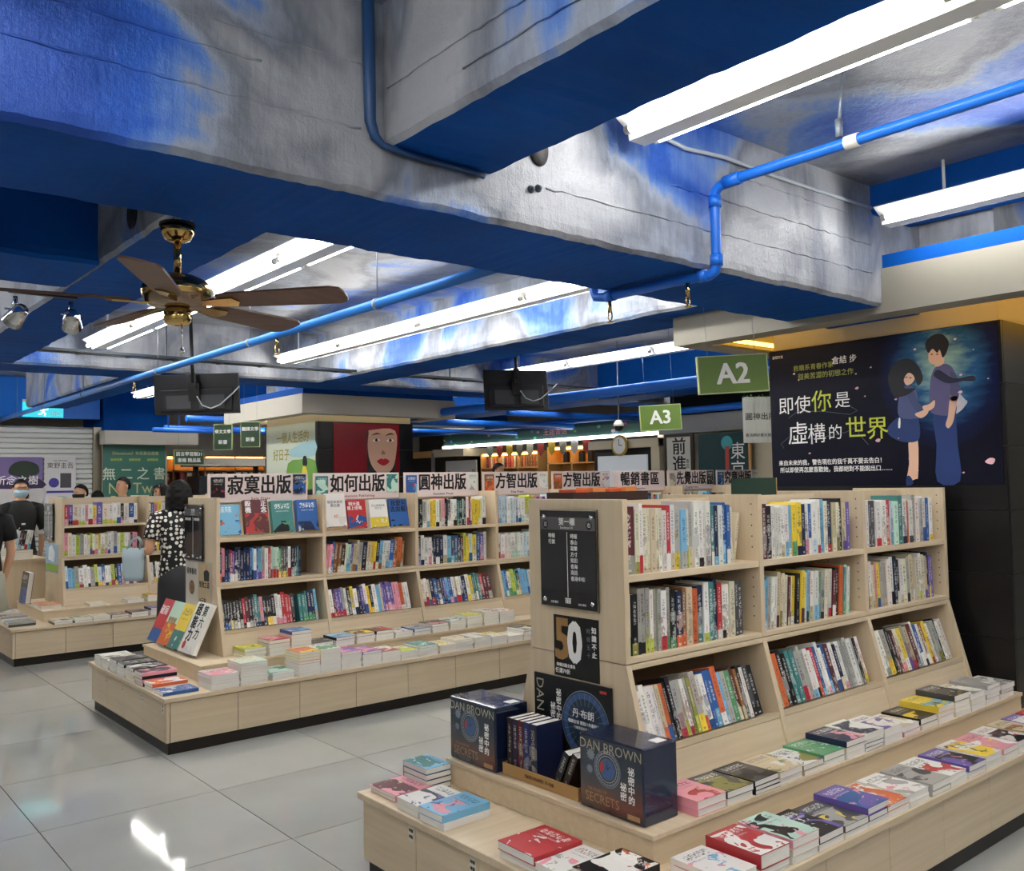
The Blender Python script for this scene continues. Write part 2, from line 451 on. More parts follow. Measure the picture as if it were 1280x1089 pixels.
# ================================================================== LAMPS
TUBE = mat('lit_fluorescent_tube', '#FFFFFF', 0.4, emit='#FFFCF5', es=TUBE_W)
HOUSE = mat('lamp_housing_enamel', '#F2F2F0', 0.3)
CAPM = mat('tube_end_cap', '#C8C8C4', 0.4)
def fluor(x, y0, y1, z, label, hang=True, wing=0.12):
    o = thing('fluorescent_light', label, 'ceiling light', (x, y0, z), 0, 'fluorescent ceiling lights')
    L = y1-y0
    m = MB()
    m.prism([(-0.045, 0.0), (0.045, 0.0), (0.05, 0.03), (0.05, 0.09), (-0.05, 0.09), (-0.05, 0.03)], 'y', 0, L)
    for s in (-1, 1):
        q = [(s*0.05, 0.035), (s*wing, 0.075), (s*wing, 0.08), (s*0.05, 0.045)]
        m.prism(q if s > 0 else q[::-1], 'y', 0, L)
    m.build('housing', HOUSE, o)
    n = max(1, round(L/1.22)); u = L/n
    for i in range(n):
        for s in (-1, 1):
            tb = MB(); tb.tube([(s*0.082, i*u+0.045, 0.026), (s*0.082, (i+1)*u-0.045, 0.026)], 0.0155, 10)
            tb.build('tube', TUBE, o)
            for yy in (i*u+0.02, (i+1)*u-0.045):
                cp = MB(); cp.tube([(s*0.082, yy, 0.026), (s*0.082, yy+0.025, 0.026)], 0.017, 10); cp.build('end_cap', CAPM, o)
    if hang:
        for yy in (0.3, L-0.3):
            st = MB(); st.tube([(0, yy, 0.09), (0, yy, CZ-z)], 0.008, 8); st.build('stem', HOUSE, o)
    return o
fluor(2.62, -0.2, 2.36, 2.86, 'long bright twin-tube light at the upper right corner')
fluor(4.42, -0.1, 2.30, 2.82, 'twin-tube light under the blue beam above the poster column')
fluor(2.22, 3.3, 8.2, 2.74, 'long twin-tube light line behind the ceiling fan')
fluor(3.97, 3.3, 8.25, 2.74, 'long twin-tube light line between fan and the hanging screen')
fluor(3.9, 9.1, 12.4, 2.74, 'far light line beyond the second beam, left of white canopy')
fluor(6.6, 3.4, 8.1, 2.74, 'light line hidden high behind the A2 sign')
fluor(7.4, 9.2, 12.4, 2.74, 'far light line above the back shelves')
fluor(10.2, 3.4, 8.1, 2.74, 'light line over the rear aisle beyond the A3 sign')
fluor(10.6, 9.2, 12.4, 2.74, 'last light line over the rear right corner')
fluor(0.4, -2.6, 2.2, 2.84, 'light line over the aisle where the viewer stands')
fluor(0.0, 5.3, 8.2, 2.74, 'light line over the left aisle outside the frame')
fluor(0.6, 9.2, 12.4, 2.74, 'light line over the far left corner')
fluor(-2.4, -2.6, 2.2, 2.84, 'light line over the entrance behind the viewer')
fluor(2.62, -3.6, -0.8, 2.86, 'light line behind the viewer on the right')
fluor(1.3, 10.8, 12.5, 2.56, 'added low light unit left of the readers before the shutter', True)  # added lamp outside the view, brightens the dark shutter area
fluor(0.2, 11.6, 13.4, 2.5, 'added low light unit close to the shutter, left of the frame')  # another unseen lamp, added to lift the light on the shutter
fluor(5.6, 11.2, 12.5, 2.56, 'added low light unit behind the far column')  # hidden low lamp added for more light at the back
fluor(7.6, -2.0, 2.2, 2.84, 'light line to the right beyond the poster column')

# ================================================================== PIPES
def hanger(m, x, y, z):
    m.tube([(x, y, z+0.02), (x, y, CZ)], 0.004, 6)
    m.tube([(x, y-0.012, z), (x, y+0.012, z)], 0.031, 12)
def sprinkler(o, x, y, z, d=-1):
    m = MB()
    m.tube([(x, y, z), (x, y, z+d*0.06)], 0.009, 8)
    m.tube([(x-0.011, y, z+d*0.05), (x-0.013, y, z+d*0.085), (x, y, z+d*0.10), (x+0.013, y, z+d*0.085), (x+0.011, y, z+d*0.05)], 0.003, 6)
    m.lathe([(0.0, -0.002), (0.017, -0.002), (0.017, 0.002), (0.0, 0.002)], 12, 0, (x, y, z+d*0.105))
    m.build('sprinkler_head', BRASS, o)
p = thing('sprinkler_pipe', 'bright blue pipe dropping down the front of the silver beam', 'pipe', (3.12, 2.38, 2.42))
def pl(pts): return [(a-3.12, b-2.38, c_-2.42) for a, b, c_ in pts]
m = MB(); m.tube(pl([(3.13, -2.0, 2.80), (3.13, 2.2, 2.80), (3.13, 2.30, 2.80), (3.13, 2.36, 2.79), (3.13, 2.385, 2.765), (3.13, 2.385, 2.70), (3.13, 2.385, 2.46), (3.13, 2.395, 2.43), (3.13, 2.42, 2.42), (3.10, 2.6, 2.42), (3.09, 3.02, 2.42), (3.09, 3.07, 2.43), (3.09, 3.085, 2.46), (3.09, 3.085, 3.05)]), 0.022, 14)
m.build('pipe_run', PIPEBLUE, p)
for a, b in (((3.13, 2.385, 2.755), (3.13, 2.385, 2.705)), ((3.13, 2.33, 2.799), (3.13, 2.25, 2.80)), ((3.13, 2.385, 2.50), (3.13, 2.385, 2.455)), ((3.09, 3.0, 2.42), (3.09, 2.95, 2.42)), ((3.12, 2.43, 2.42), (3.115, 2.47, 2.42))):
    m = MB(); m.tube(pl([a, b]), 0.027, 14); m.build('coupling', PIPEBLUE, p)
m = MB(); m.tube(pl([(3.13, 1.72, 2.80), (3.13, 1.775, 2.80)]), 0.0255, 14); m.build('white_joint', WHITE, p)
m = MB(); m.tube(pl([(3.13, 1.80, 2.83), (3.13, 1.80, 2.9)]), 0.014, 8); m.tube(pl([(3.13, 1.80, 2.88), (3.14, 1.78, CZ)]), 0.006, 8); m.build('hanger_rod', mat('hanger_steel', '#7C8492', 0.5, 0.5), p)
sprinkler(p, 3.10-3.12, 2.52-2.38, 2.40-2.42); sprinkler(p, 3.09-3.12, 2.98-2.38, 2.40-2.42)
GREYCAB = mat('grey_conduit', '#A8B0BA', 0.5)
m = MB(); m.tube([(2.75, 2.42, 2.96), (2.85, 2.41, 2.95), (2.98, 2.41, 2.935), (3.1, 2.41, 2.945), (3.25, 2.41, 2.955), (3.6, 2.415, 2.95), (4.5, 2.42, 2.96)], 0.009, 8)
m.build('conduit', GREYCAB, ceiling)

p = thing('sprinkler_pipe', 'long blue pipe running under the fan toward the shutters', 'pipe', (2.5, 3.1, 2.5))
m = MB(); m.tube([(0, 0, 0), (0, 10.9, 0)], 0.026, 14); m.build('pipe_run', mat('pale_blue_pipe_paint', '#2C70C0', 0.35), p)
HANG = mat('hanger_steel', '#7C8492', 0.5, 0.5)
for yy in (1.0, 2.6, 4.4, 6.6, 8.2, 9.6):
    m = MB(); hanger(m, 0, yy, 0); 
    for i in range(len(m.v)):
        if m.v[i][2] > 0.3: m.v[i] = (m.v[i][0], m.v[i][1], CZ-2.5)
    m.build('pipe_hanger', HANG, p)
for yy in (2.2, 5.0): sprinkler(p, 0, yy, -0.02)
for k, (x, z, y0, y1, r_, lb) in enumerate(((6.45, 2.42, 3.6, 14.0, 0.05, 'thick blue pipe under the ceiling behind the hanging screen'), (7.1, 2.5, 3.4, 14.0, 0.04, 'blue pipe high up to the left of the A2 sign'), (9.4, 2.45, 3.4, 14.6, 0.045, 'far blue pipe above the A3 sign'), (11.2, 2.4, 3.4, 15.0, 0.04, 'farthest blue pipe near the back wall'))):
    m = MB(); m.tube([(x, y0, z), (x, y1, z)], r_, 12); o = m.build('water_pipe', PIPEBLUE); tag(o, lb, 'pipe', 'blue pipes at the back')
for k, (y, z, x0, x1, r_, lb) in enumerate(((9.9, 2.36, 6.5, 9.4, 0.045, 'blue pipe crossing behind the screen from the canopy'), (11.2, 2.33, 6.5, 9.4, 0.03, 'thin blue pipe crossing over the back shelves'), (7.9, 2.33, 6.5, 9.4, 0.035, 'blue crosswise pipe above the publisher signs'))):
    m = MB(); m.tube([(x0, y, z), (x1, y, z)], r_, 12); o = m.build('water_pipe', PIPEBLUE); tag(o, lb, 'pipe', 'blue pipes at the back')
for y, z, x0, x1, r_, lb in ((11.4, 2.42, 4.15, 6.2, 0.04, 'blue pipe above the narrow green hanging signs'), (11.9, 2.30, 3.9, 6.3, 0.03, 'thin blue pipe below it, above the narrow green signs'), (12.35, 2.36, 4.2, 6.35, 0.035, 'blue pipe far behind the pale green poster column')):
    m = MB(); m.tube([(x0, y, z), (x1, y, z)], r_, 12)
    m.tube([(x0+0.2, y, z), (x0+0.2, y, CZ)], 0.006, 6); m.tube([(x1-0.2, y, z), (x1-0.2, y, CZ)], 0.006, 6); o = m.build('water_pipe', PIPEBLUE); tag(o, lb, 'pipe', 'blue pipes at the back')
# dark cable tray that runs across the back
m = MB(); m.box(-3.5, 12, 7.55, 7.6, 2.62, 2.64); m.box(-3.5, 12, 7.64, 7.69, 2.62, 2.64)
for i in range(40): m.box(-3.4+0.38*i, -3.37+0.38*i, 7.55, 7.69, 2.615, 2.623)
for i in range(6): m.box(-3.2+2.9*i, -3.19+2.9*i, 7.61, 7.62, 2.64, CZ)
o = m.build('cable_tray', mat('cable_tray_steel', '#3A4048', 0.4, 0.5)); tag(o, 'dark steel cable tray crossing below the second beam', 'cable tray')

# ================================================================== CEILING FAN
FX, FY = 1.215, 3.43
fan = thing('ceiling_fan', 'brass ceiling fan with five brown blades and pull chain', 'fan', (FX, FY, 2.28))
SILV = mat('worn_bronze_housing', '#8C7A68', 0.18, 0.9)
m = MB(); m.lathe([(0.0, 0.265), (0.055, 0.265), (0.062, 0.25), (0.06, 0.235), (0.045, 0.21), (0.02, 0.20), (0.0, 0.20)], 28); m.build('ceiling_cup', BRASS, fan)
m = MB(); m.lathe([(0.066, 0.262), (0.066, 0.272), (0.0, 0.272)], 28); m.build('cup_seal', BLACK, fan)
m = MB(); m.tube([(0, 0, 0.07), (0, 0, 0.21)], 0.013, 14); m.build('down_rod', BRASS, fan)
m = MB(); m.tube([(0.03, 0.0, 0.262), (0.05, -0.02, 0.30), (0.07, -0.05, 0.32), (0.08, -0.05, 0.33)], 0.006, 8); m.tube([(0, 0, 0.27), (0, 0, 0.33)], 0.012, 8); m.build('wiring', GREYCAB, fan)
m = MB(); m.lathe([(0.0, 0.075), (0.05, 0.075), (0.07, 0.069), (0.102, 0.054), (0.124, 0.032), (0.131, 0.01), (0.127, -0.012), (0.11, -0.035), (0.08, -0.05), (0.0, -0.05)], 36); m.build('motor_housing', SILV, fan)
m = MB(); m.lathe([(0.125, 0.032), (0.1325, 0.015), (0.1325, 0.008), (0.129, -0.01)], 36); m.build('trim_ring', BRASS, fan)
m = MB(); m.lathe([(0.0, -0.05), (0.04, -0.05), (0.05, -0.06), (0.05, -0.10), (0.043, -0.112), (0.02, -0.118), (0.0, -0.118)], 24); m.build('switch_cup', BRASS, fan)
m = MB(); m.tube([(0.01, -0.02, -0.115), (0.01, -0.02, -0.20)], 0.003, 6); m.lathe([(0.0, -0.235), (0.007, -0.23), (0.009, -0.215), (0.004, -0.20), (0.0, -0.2)], 10, 0, (0.01, -0.02, 0)); m.build('pull_chain', CHROME, fan)
BLADE = wood_mat('fan_blade_veneer', '#54392F', '#6E4E41', 'x', 0.4)
bl = MB()
pts = [(0.17, -0.045), (0.22, -0.058), (0.5, -0.068), (0.62, -0.070), (0.652, -0.055), (0.662, -0.02), (0.662, 0.02), (0.652, 0.055), (0.62, 0.070), (0.5, 0.068), (0.22, 0.058), (0.17, 0.045)]
bl.prism(pts, 'z', -0.004, 0.004)
bme = bl.mesh('blade', BLADE)
ir = MB(); ir.prism([(0.08, -0.016), (0.16, -0.03), (0.23, -0.035), (0.25, 0.0), (0.23, 0.035), (0.16, 0.03), (0.08, 0.016)], 'z', -0.012, -0.005); irme = ir.mesh('blade_bracket', BRASS)
for k in range(5):
    # one blade points almost straight at the viewer's left, one comes forward
    a = math.radians(-47.7 + 72*k)
    b = link('blade', bme, fan, (0, 0, -0.028), (math.radians(13), 0, 0))
    b.rotation_mode = 'XYZ'
    b.matrix_local = Matrix.Translation((0, 0, -0.028)) @ Matrix.Rotation(a, 4, 'Z') @ Matrix.Rotation(math.radians(-13), 4, 'X')
    link('blade_bracket', irme, b)
# twin spotlights clamped beside the fan
spot = thing('track_spotlight', 'pair of small silver spotlights beside the fan blade', 'spotlight', (1.1, 5.3, 2.6))
m = MB(); m.box(-0.10, 0.23, -0.015, 0.015, -0.012, 0.0); m.build('mount_bar', BLACK, spot)
for dx, ang in ((-0.07, 0.5), (0.2, -0.4)):
    m = MB(); m.tube([(dx, 0, -0.03), (dx, 0, -0.10)], 0.012, 8); m.tube([(dx-0.05, 0, -0.10), (dx+0.05, 0, -0.10)], 0.006, 6); m.build('stem', CHROME, spot)
    m = MB(); m.lathe([(0.0, 0.07), (0.03, 0.07), (0.042, 0.03), (0.052, -0.045), (0.046, -0.045), (0.03, 0.02), (0.0, 0.02)], 20); hd = m.build('lamp_head', CHROME, spot, (dx, -0.02, -0.14), (0.9, ang, 0))

# ================================================================== ISLAND FIXTURES
TAGM = mat('door_tag_print', '#3A3634', 0.6)
TAGW = mat('door_tag_paper', '#D9D3C4', 0.6)
LIP = 0.331; UP_Z = 0.433; TOP_Z = 1.48
SH1, SH2, SH3 = 1.203, 0.907, 0.597
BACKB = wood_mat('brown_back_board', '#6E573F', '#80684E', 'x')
HOLE = mat('shelf_pin_hole', '#4A3B2B', 0.8)
class Fix: pass
def fixture(label, x0, yf, nb, pitch, xend, upx_end, holes=False, tagtext=None):
    """x0: outer face of the near end panel, yf: front plane of the upper shelves (facing -Y)"""
    F = Fix(); F.x0 = x0; F.yf = yf; F.nb = nb; F.pitch = pitch
    F.lx0 = x0-0.546; F.ly0 = yf-0.595; F.ly1 = yf+0.965       # lower ledge
    F.ux0 = x0-0.225; F.uy0 = yf-0.312; F.uy1 = yf+0.805       # upper ledge
    F.yb = yf+0.52; F.ym = yf+0.26
    o = thing('island_bookcase', label, 'bookcase', (F.lx0, F.ly0, 0)); F.o = o
    ox, oy = F.lx0, F.ly0
    def add(name, mb, mats, bev=0.0):
        mb.v = [(a-ox, b-oy, c_) for a, b, c_ in mb.v]
        q = mb.build(name, mats, o)
        if bev: bevel(q, bev)
        return q
    lx0, ly0, ly1 = F.lx0, F.ly0, F.ly1
    m = MB(); m.box(lx0+0.035, xend-0.035, ly0+0.035, ly1-0.035, 0, 0.072); add('plinth', m, PLINTH)
    m = MB(); m.box(lx0+0.034, xend-0.034, ly0+0.034, ly1-0.034, 0.072, LIP-0.028); add('base_carcass', m, mat('shaded_gap_carcass', '#2A2018', 0.7))  # dark colour stands in for shade in the door gaps and under the lip
    m = MB(); m.box(lx0, xend, ly0, ly1, LIP-0.026, LIP); add('lower_ledge', m, WOOD, 0.003)
    m = MB(); m.box(lx0+0.019, lx0+0.04, ly0+0.019, ly0+0.04, 0.071, LIP-0.028); add('corner_post', m, WOODZ)
    # doors along the aisle side
    x = lx0+0.042; k = 0
    while x < xend-0.1:
        x1 = min(x+0.41, xend-0.03)
        m = MB(); m.box(x+0.0015, x1-0.0015, ly0+0.018, ly0+0.034, 0.071, LIP-0.032); add('cabinet_door', m, WOOD, 0.0015)
        x += 0.41
    # four doors on the end with a small printed tag each
    dw = (ly1-ly0-0.06)/4
    for k in range(4):
        y = ly0+0.042+dw*k
        m = MB(); m.box(lx0+0.018, lx0+0.034, y+0.0015, y+dw-0.0015, 0.071, LIP-0.031); d = add('cabinet_door', m, WOODY, 0.0015)
        m = MB(); yt = y+0.012
        m.box(lx0+0.0165, lx0+0.018, yt, yt+0.034, LIP-0.096, LIP-0.040)
        tg = m.v; m.v = [(a-ox, b-oy, c_) for a, b, c_ in tg]; tgo = m.build('door_tag', TAGW, d)
        if tagtext:
            for r_, ln in enumerate(tagtext):
                text(ln, TAGM, tgo, (lx0+0.0163-ox, yt+0.017-oy, LIP-0.057-0.022*r_), RX, size=0.0135, bold=0.0007, ext=0.0001)
    # upper ledge (a stepped box)
    ux0, uy0, uy1 = F.ux0, F.uy0, F.uy1
    m = MB(); m.box(ux0+0.008, upx_end-0.005, uy0+0.008, uy1-0.008, LIP, UP_Z-0.018); add('riser', m, WOOD)
    m = MB(); m.box(ux0, upx_end, uy0, uy1, UP_Z-0.018, UP_Z); add('upper_ledge', m, WOODY, 0.002)
    # end panels and dividers
    yf, yb = F.yf, F.yb
    sl = 0.118
    upper = [(yf, 0.888), (yb, 0.888), (yb, TOP_Z), (yf, TOP_Z)]
    lower = [(yf-sl, UP_Z), (yb+sl, UP_Z), (yb, 0.885), (yf, 0.885)]
    def ins(poly, d): return poly
    xs = [x0+pitch*i for i in range(nb+1)]; F.xs = xs
    for i, xx in enumerate(xs):
        a, b = (xx, xx+0.026) if i == 0 else ((xx-0.026, xx) if i == nb else (xx-0.014, xx+0.014))
        m = MB(); m.prism(upper, 'x', a, b); d = add('end_panel' if i in (0, nb) else 'divider', m, WOODZ, 0.0015)
        m = MB(); m.prism(lower, 'x', a, b); add('lower_end_panel' if i in (0, nb) else 'lower_divider', m, WOODZ, 0.0015)
        if i > 0 and holes:
            hm = MB()
            for zz in [TOP_Z-0.04-0.045*q for q in range(5)]+[SH1-0.07-0.04*q for q in range(5)]:
                for yy in (yf+0.035, yf+0.19):
                    hm.tube([(a-0.0006, yy, zz), (a+0.002, yy, zz)], 0.0035, 6)
            hm.v = [(p_[0]-ox, p_[1]-oy, p_[2]) for p_ in hm.v]
            q = hm.build('pin_holes', HOLE, d); q['kind'] = 'stuff'
    F.bays = []
    for i in range(nb):
        a = xs[i]+(0.026 if i == 0 else 0.014); b = xs[i+1]-(0.026 if i == nb-1 else 0.014)
        F.bays.append((a, b))
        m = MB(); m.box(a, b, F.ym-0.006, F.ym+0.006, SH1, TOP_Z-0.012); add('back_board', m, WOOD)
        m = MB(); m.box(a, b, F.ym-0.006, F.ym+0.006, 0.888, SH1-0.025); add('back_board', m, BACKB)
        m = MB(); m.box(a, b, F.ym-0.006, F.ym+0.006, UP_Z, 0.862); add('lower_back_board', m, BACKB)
        m = MB(); m.box(a, b, yf+0.004, yb-0.004, SH1-0.025, SH1); add('shelf', m, WOOD, 0.0015)
        m = MB(); m.box(a, b, yf+0.001, yb-0.001, SH2-0.019, SH2); add('shelf', m, WOOD, 0.0015)
        m = MB(); m.box(a, b, yf-0.002, yb+0.002, 0.865, 0.8845); add('lower_module_top', m, WOOD, 0.0015)
        # sloping lowest shelf and kick board on both sides
        for s in (1, -1):
            c0 = yf if s > 0 else yb
            fy = c0 - s*(0.118*(0.885-SH3)/(0.885-UP_Z)) + s*0.002
            q = [(fy, SH3), (F.ym-s*0.008, SH3-0.085), (F.ym-s*0.008, SH3-0.107), (fy, SH3-0.024)]
            m = MB(); m.prism(q if s < 0 else q[::-1], 'x', a, b); add('sloping_shelf', m, WOOD)
            f1 = c0 - s*0.118*(0.885-(SH3-0.026))/(0.885-UP_Z) + s*0.010; f0 = c0 - s*0.118 + s*0.010
            q = [(f0, UP_Z+0.001), (f0+s*0.016, UP_Z+0.001), (f1+s*0.016, SH3-0.026), (f1, SH3-0.026)]
            m = MB(); m.prism(q if s > 0 else q[::-1], 'x', a, b); add('kick_board', m, WOOD)
    m = MB()
    return F

FRONT = fixture('nearest pale wood island bookcase beside the poster column', 2.41, 2.285, 3, 0.833, 5.9, 4.995, True, ('時報', '專區'))
MID = fixture('long middle island bookcase carrying the row of publisher signs', 2.385, 5.995, 8, 0.805, 9.4, 8.95, False, ('■', '■'))
LEFT = fixture('far left island bookcase with standing readers behind it', 2.29, 9.62, 3, 0.815, 5.6, 4.9, False, ('■', '■'))

# ================================================================== BOOKS
PAL = {'w': ('white', '#ECEAE4'), 'c': ('cream', '#E6DEC6'), 'g': ('grey', '#A9A8A2'), 'd': ('dark grey', '#4C4C4E'), 'k': ('black', '#17161A'),
       'n': ('navy', '#1B2748'), 'b': ('blue', '#2F5C9C'), 's': ('sky blue', '#78B4D6'), 't': ('teal', '#43807F'), 'e': ('green', '#5A9A6C'),
       'l': ('lime', '#BCCB50'), 'y': ('yellow', '#E8CB45'), 'o': ('orange', '#D4693C'), 'r': ('red', '#B8353A'), 'm': ('maroon', '#5E2A30'),
       'p': ('pink', '#E59AA8'), 'v': ('violet', '#6A5AA6'), 'h': ('brown', '#8E5F34'), 'i': ('beige', '#CDBE9E'), 'f': ('olive', '#8E8A4A'),
       'u': ('pale blue', '#C4D9E4'), 'q': ('mint', '#BFE0CE')}
PALC = {k: S(v[1]) for k, v in PAL.items()}
def attr(t, name, kind):
    x = t.add('ShaderNodeAttribute', attribute_type=kind, attribute_name=name); return x
def spine_mat(name, kind):
    m = mat(name, '#FFFFFF', 0.42); t = NT(m)
    ca = attr(t, 'ca', kind).outputs['Color']; cb = attr(t, 'cb', kind).outputs['Color']; ct = attr(t, 'ct', kind).outputs['Color']
    pr = t.sep(attr(t, 'pr', kind).outputs['Vector'])     # band height, aspect, seed
    uv = t.sep(t.uv()); u, v = uv[0], uv[1]
    base = t.mix(t.math('LESS_THAN', v, pr[0]), ca, cb)
    vs = t.math('MULTIPLY', v, pr[1])
    ok = t.math('GREATER_THAN', u, -1)
    # writing: columns of small strokes in character cells
    def glyphs(lo, hi, hw, cell):
        inu = t.math('LESS_THAN', t.math('ABSOLUTE', t.math('SUBTRACT', u, 0.5)), hw)
        inv = t.math('MULTIPLY', t.math('GREATER_THAN', v, lo), t.math('LESS_THAN', v, hi))
        fr = t.math('FRACT', t.math('DIVIDE', vs, cell))
        gap = t.math('LESS_THAN', t.math('ABSOLUTE', t.math('SUBTRACT', fr, 0.5)), 0.40)
        nv = t.comb(t.math('MULTIPLY_ADD', u, 3.2/(hw*2)*0.5, pr[2]), t.math('MULTIPLY', vs, 3.0/cell*0.55), pr[2])
        st = t.math('GREATER_THAN', t.noise(nv, 2.2, 1.5, 0.6), 0.50)
        return t.math('MULTIPLY', t.math('MULTIPLY', inu, inv), t.math('MULTIPLY', gap, st))
    hi = t.math('MULTIPLY_ADD', t.math('FRACT', t.math('MULTIPLY', pr[2], 7.3)), 0.12, 0.82)
    lo = t.math('MULTIPLY_ADD', t.math('FRACT', t.math('MULTIPLY', pr[2], 3.1)), 0.2, 0.36)
    g1 = glyphs(lo, hi, 0.21, 0.55)
    g2 = glyphs(0.16, 0.29, 0.17, 0.42)
    logo = t.math('MULTIPLY', t.math('LESS_THAN', t.math('ABSOLUTE', t.math('SUBTRACT', u, 0.5)), 0.2), t.math('LESS_THAN', t.math('ABSOLUTE', t.math('SUBTRACT', v, 0.055)), 0.016))
    g = t.math('MAXIMUM', t.math('MAXIMUM', g1, t.math('MULTIPLY', g2, 0.8)), t.math('MULTIPLY', logo, 0.8))
    art = t.noise(t.comb(u, t.math('MULTIPLY', vs, 0.6), pr[2]), 0.9, 4, 0.6)
    fl = t.math('GREATER_THAN', t.math('FRACT', t.math('MULTIPLY', pr[2], 5.7)), 0.55)
    ar = t.math('MULTIPLY', t.math('MULTIPLY', t.math('GREATER_THAN', art, 0.52), fl), 0.55)
    base = t.mix(t.math('MULTIPLY', ar, t.math('LESS_THAN', v, 0.62)), base, t.mix(0.5, cb, ct))
    t.col(t.mix(t.math('MULTIPLY', g, t.math('MULTIPLY', ok, 0.7)), base, ct))
    return m
SPINE = spine_mat('printed_book_spine', 'OBJECT')
SPINE_G = spine_mat('printed_book_spine_rows', 'GEOMETRY')

def add_book(mb, T=Matrix.Identity(4), t=1.0, d=1.0, h=1.0):
    """closed book standing on its foot: x thickness, y depth (spine at 0), z height"""
    def P(x, y, z): return T @ Vector((x*t, y*d, z*h))
    def bx(x0, x1, y0, y1, z0, z1, m, spine=False, skip=()):
        c_ = [(x0,y0,z0),(x1,y0,z0),(x1,y1,z0),(x0,y1,z0),(x0,y0,z1),(x1,y0,z1),(x1,y1,z1),(x0,y1,z1)]
        for n_, q in (('d',(3,2,1,0)),('u',(4,5,6,7)),('f',(0,1,5,4)),('r',(1,2,6,5)),('b',(2,3,7,6)),('l',(3,0,4,7))):
            if n_ in skip: continue
            uvq = [(0,0),(1,0),(1,1),(0,1)] if (spine and n_ == 'f') else ([(-5, 0.9)]*4 if m == 0 else None)
            mb.face([P(*c_[i]) for i in q], m, uvq)
    bx(0, 1, 0, 0.02, 0, 1, 0, True)
    bx(0, 0.055, 0.02, 1, 0, 1, 0, False, ('f',)); bx(0.945, 1, 0.02, 1, 0, 1, 0, False, ('f',))
    bx(0.055, 0.945, 0.02, 0.985, 0.006, 0.988, 1, False, ('f', 'l', 'r'))
ub = MB(); add_book(ub); BOOK_ME = ub.mesh('book', [SPINE, PAGES])
INKC = [S('#1A1A1E'), S('#2A2A55'), S('#7A1A1A'), S('#103A4A')]
def tint(k, rnd, s=0.09):
    c_ = PALC[k]; f = 1+rnd.uniform(-s*2, s)
    return tuple(max(0, min(1, x*f*(1+rnd.uniform(-s*.4, s*.4)))) for x in c_)
def book_props(tok, rnd, asp):
    a = tok[0]; b = tok[1] if len(tok) > 1 and tok[1] != '.' else a
    lum = sum(PALC[a])/3
    ct = (0.92, 0.92, 0.9) if lum < 0.28 else rnd.choice(INKC)
    band = rnd.uniform(0.14, 0.32) if b != a else 0.0
    return tint(a, rnd), tint(b, rnd), ct, (band, asp, rnd.uniform(0, 30))
STUFF = {'mb': MB(), 'props': []}
def place_book(tok, T, t, d, h, rnd, label=None, group=None):
    ca, cb, ct, pr = book_props(tok, rnd, h/t)
    if label:
        o = link('book', BOOK_ME)
        o.matrix_world = T @ Matrix.Diagonal((t, d, h, 1))
        o['ca'] = ca; o['cb'] = cb; o['ct'] = ct; o['pr'] = pr
        return tag(o, label, 'book', group)
    mb = STUFF['mb']; n0 = len(mb.f)
    add_book(mb, T, t, d, h)
    STUFF['props'] += [(ca, cb, ct, pr)]*(len(mb.f)-n0)
LEANN = {'k': 'leaning'}
def shelf_row(F, bay, level, seq, where, gap_at=(), lean=0.0, h0=0.205, single=True, x_start=0.004, rnd=None, hv=0.018, fill=0.93, tok0=None):
    """a row of upright books; seq is a string of two-letter colour codes (spine, band)"""
    rnd = rnd or random.Random(hash((where, 'x')) & 0xffff if False else sum(map(ord, where)))
    a, b = F.bays[bay]
    toks = seq.split()
    avail = b-a-x_start-0.03-abs(math.sin(lean))*h0
    ts = [rnd.uniform(0.012, 0.026) for _ in toks]
    if tok0: ts[0] *= tok0
    ts = [q*(fill*avail/sum(ts)) for q in ts]
    hs = [h0+rnd.choice((0, 0, 0, 0.006, 0.012, -0.006))*(hv/0.012) for _ in toks]
    tot = sum(ts)
    lim = avail*0.985
    if tot > lim: ts = [q*lim/tot for q in ts]
    x = a+x_start+max(0, -math.sin(lean))*h0; n = 0
    slope = math.atan2(0.118, 0.885-UP_Z)
    for i, tok in enumerate(toks):
        if tok == '__': x += ts[i]*2; continue
        t, h = (ts[i]-0.0006)*math.cos(lean), hs[i]; d = rnd.uniform(0.135, 0.152)
        if level < 3:
            z = SH1 if level == 1 else SH2
            back = rnd.uniform(0.022, 0.034)
            T = Matrix.Translation((x, F.yf+back, z+0.0005))
            if lean: T = Matrix.Translation((0, 0, t*max(0, math.sin(lean)))) @ T @ Matrix.Rotation(lean, 4, 'Y')
        else:
            fy = F.yf-0.118*(0.885-SH3)/(0.885-UP_Z)
            T = Matrix.Translation((x, fy+0.018+rnd.uniform(0, 0.006), SH3+0.001)) @ Matrix.Rotation(-slope, 4, 'X') 
            if lean: T = Matrix.Translation((0, 0, t*max(0, math.sin(lean)))) @ T @ Matrix.Rotation(lean, 4, 'Y')
            d = min(d, 0.14)
        n += 1
        lb = None
        if single:
            nm = PAL[tok[0]][0]; bd = PAL[tok[1]][0] if tok[1] != '.' else None
            lb = '%s-spined book%s, %s from left, %s' % (nm.replace(' ', '-'), (' with %s foot' % bd) if bd and bd != nm else '', ORD[n-1], where)
        place_book(tok, T, t, d, h, rnd, lb, 'upright books on the bookcase shelves' if single else None)
        x += ts[i]
    return x
A1 = 'nearest bay of front bookcase'
shelf_row(FRONT, 0, 1, 'mg cf wr c. ci i. ci cw w. rw wi gy sg cl gi w. wk w. wg tw ns w. bs bw c.', 'top shelf, '+A1, h0=0.238, hv=0.02, fill=0.86, tok0=1.9)
shelf_row(FRONT, 0, 2, 'we kf gk gk gl wl g. g. wr ge ke no ho i. o. nt wl t. nt rw wk wc c. d. d.', 'middle shelf, '+A1, h0=0.222)
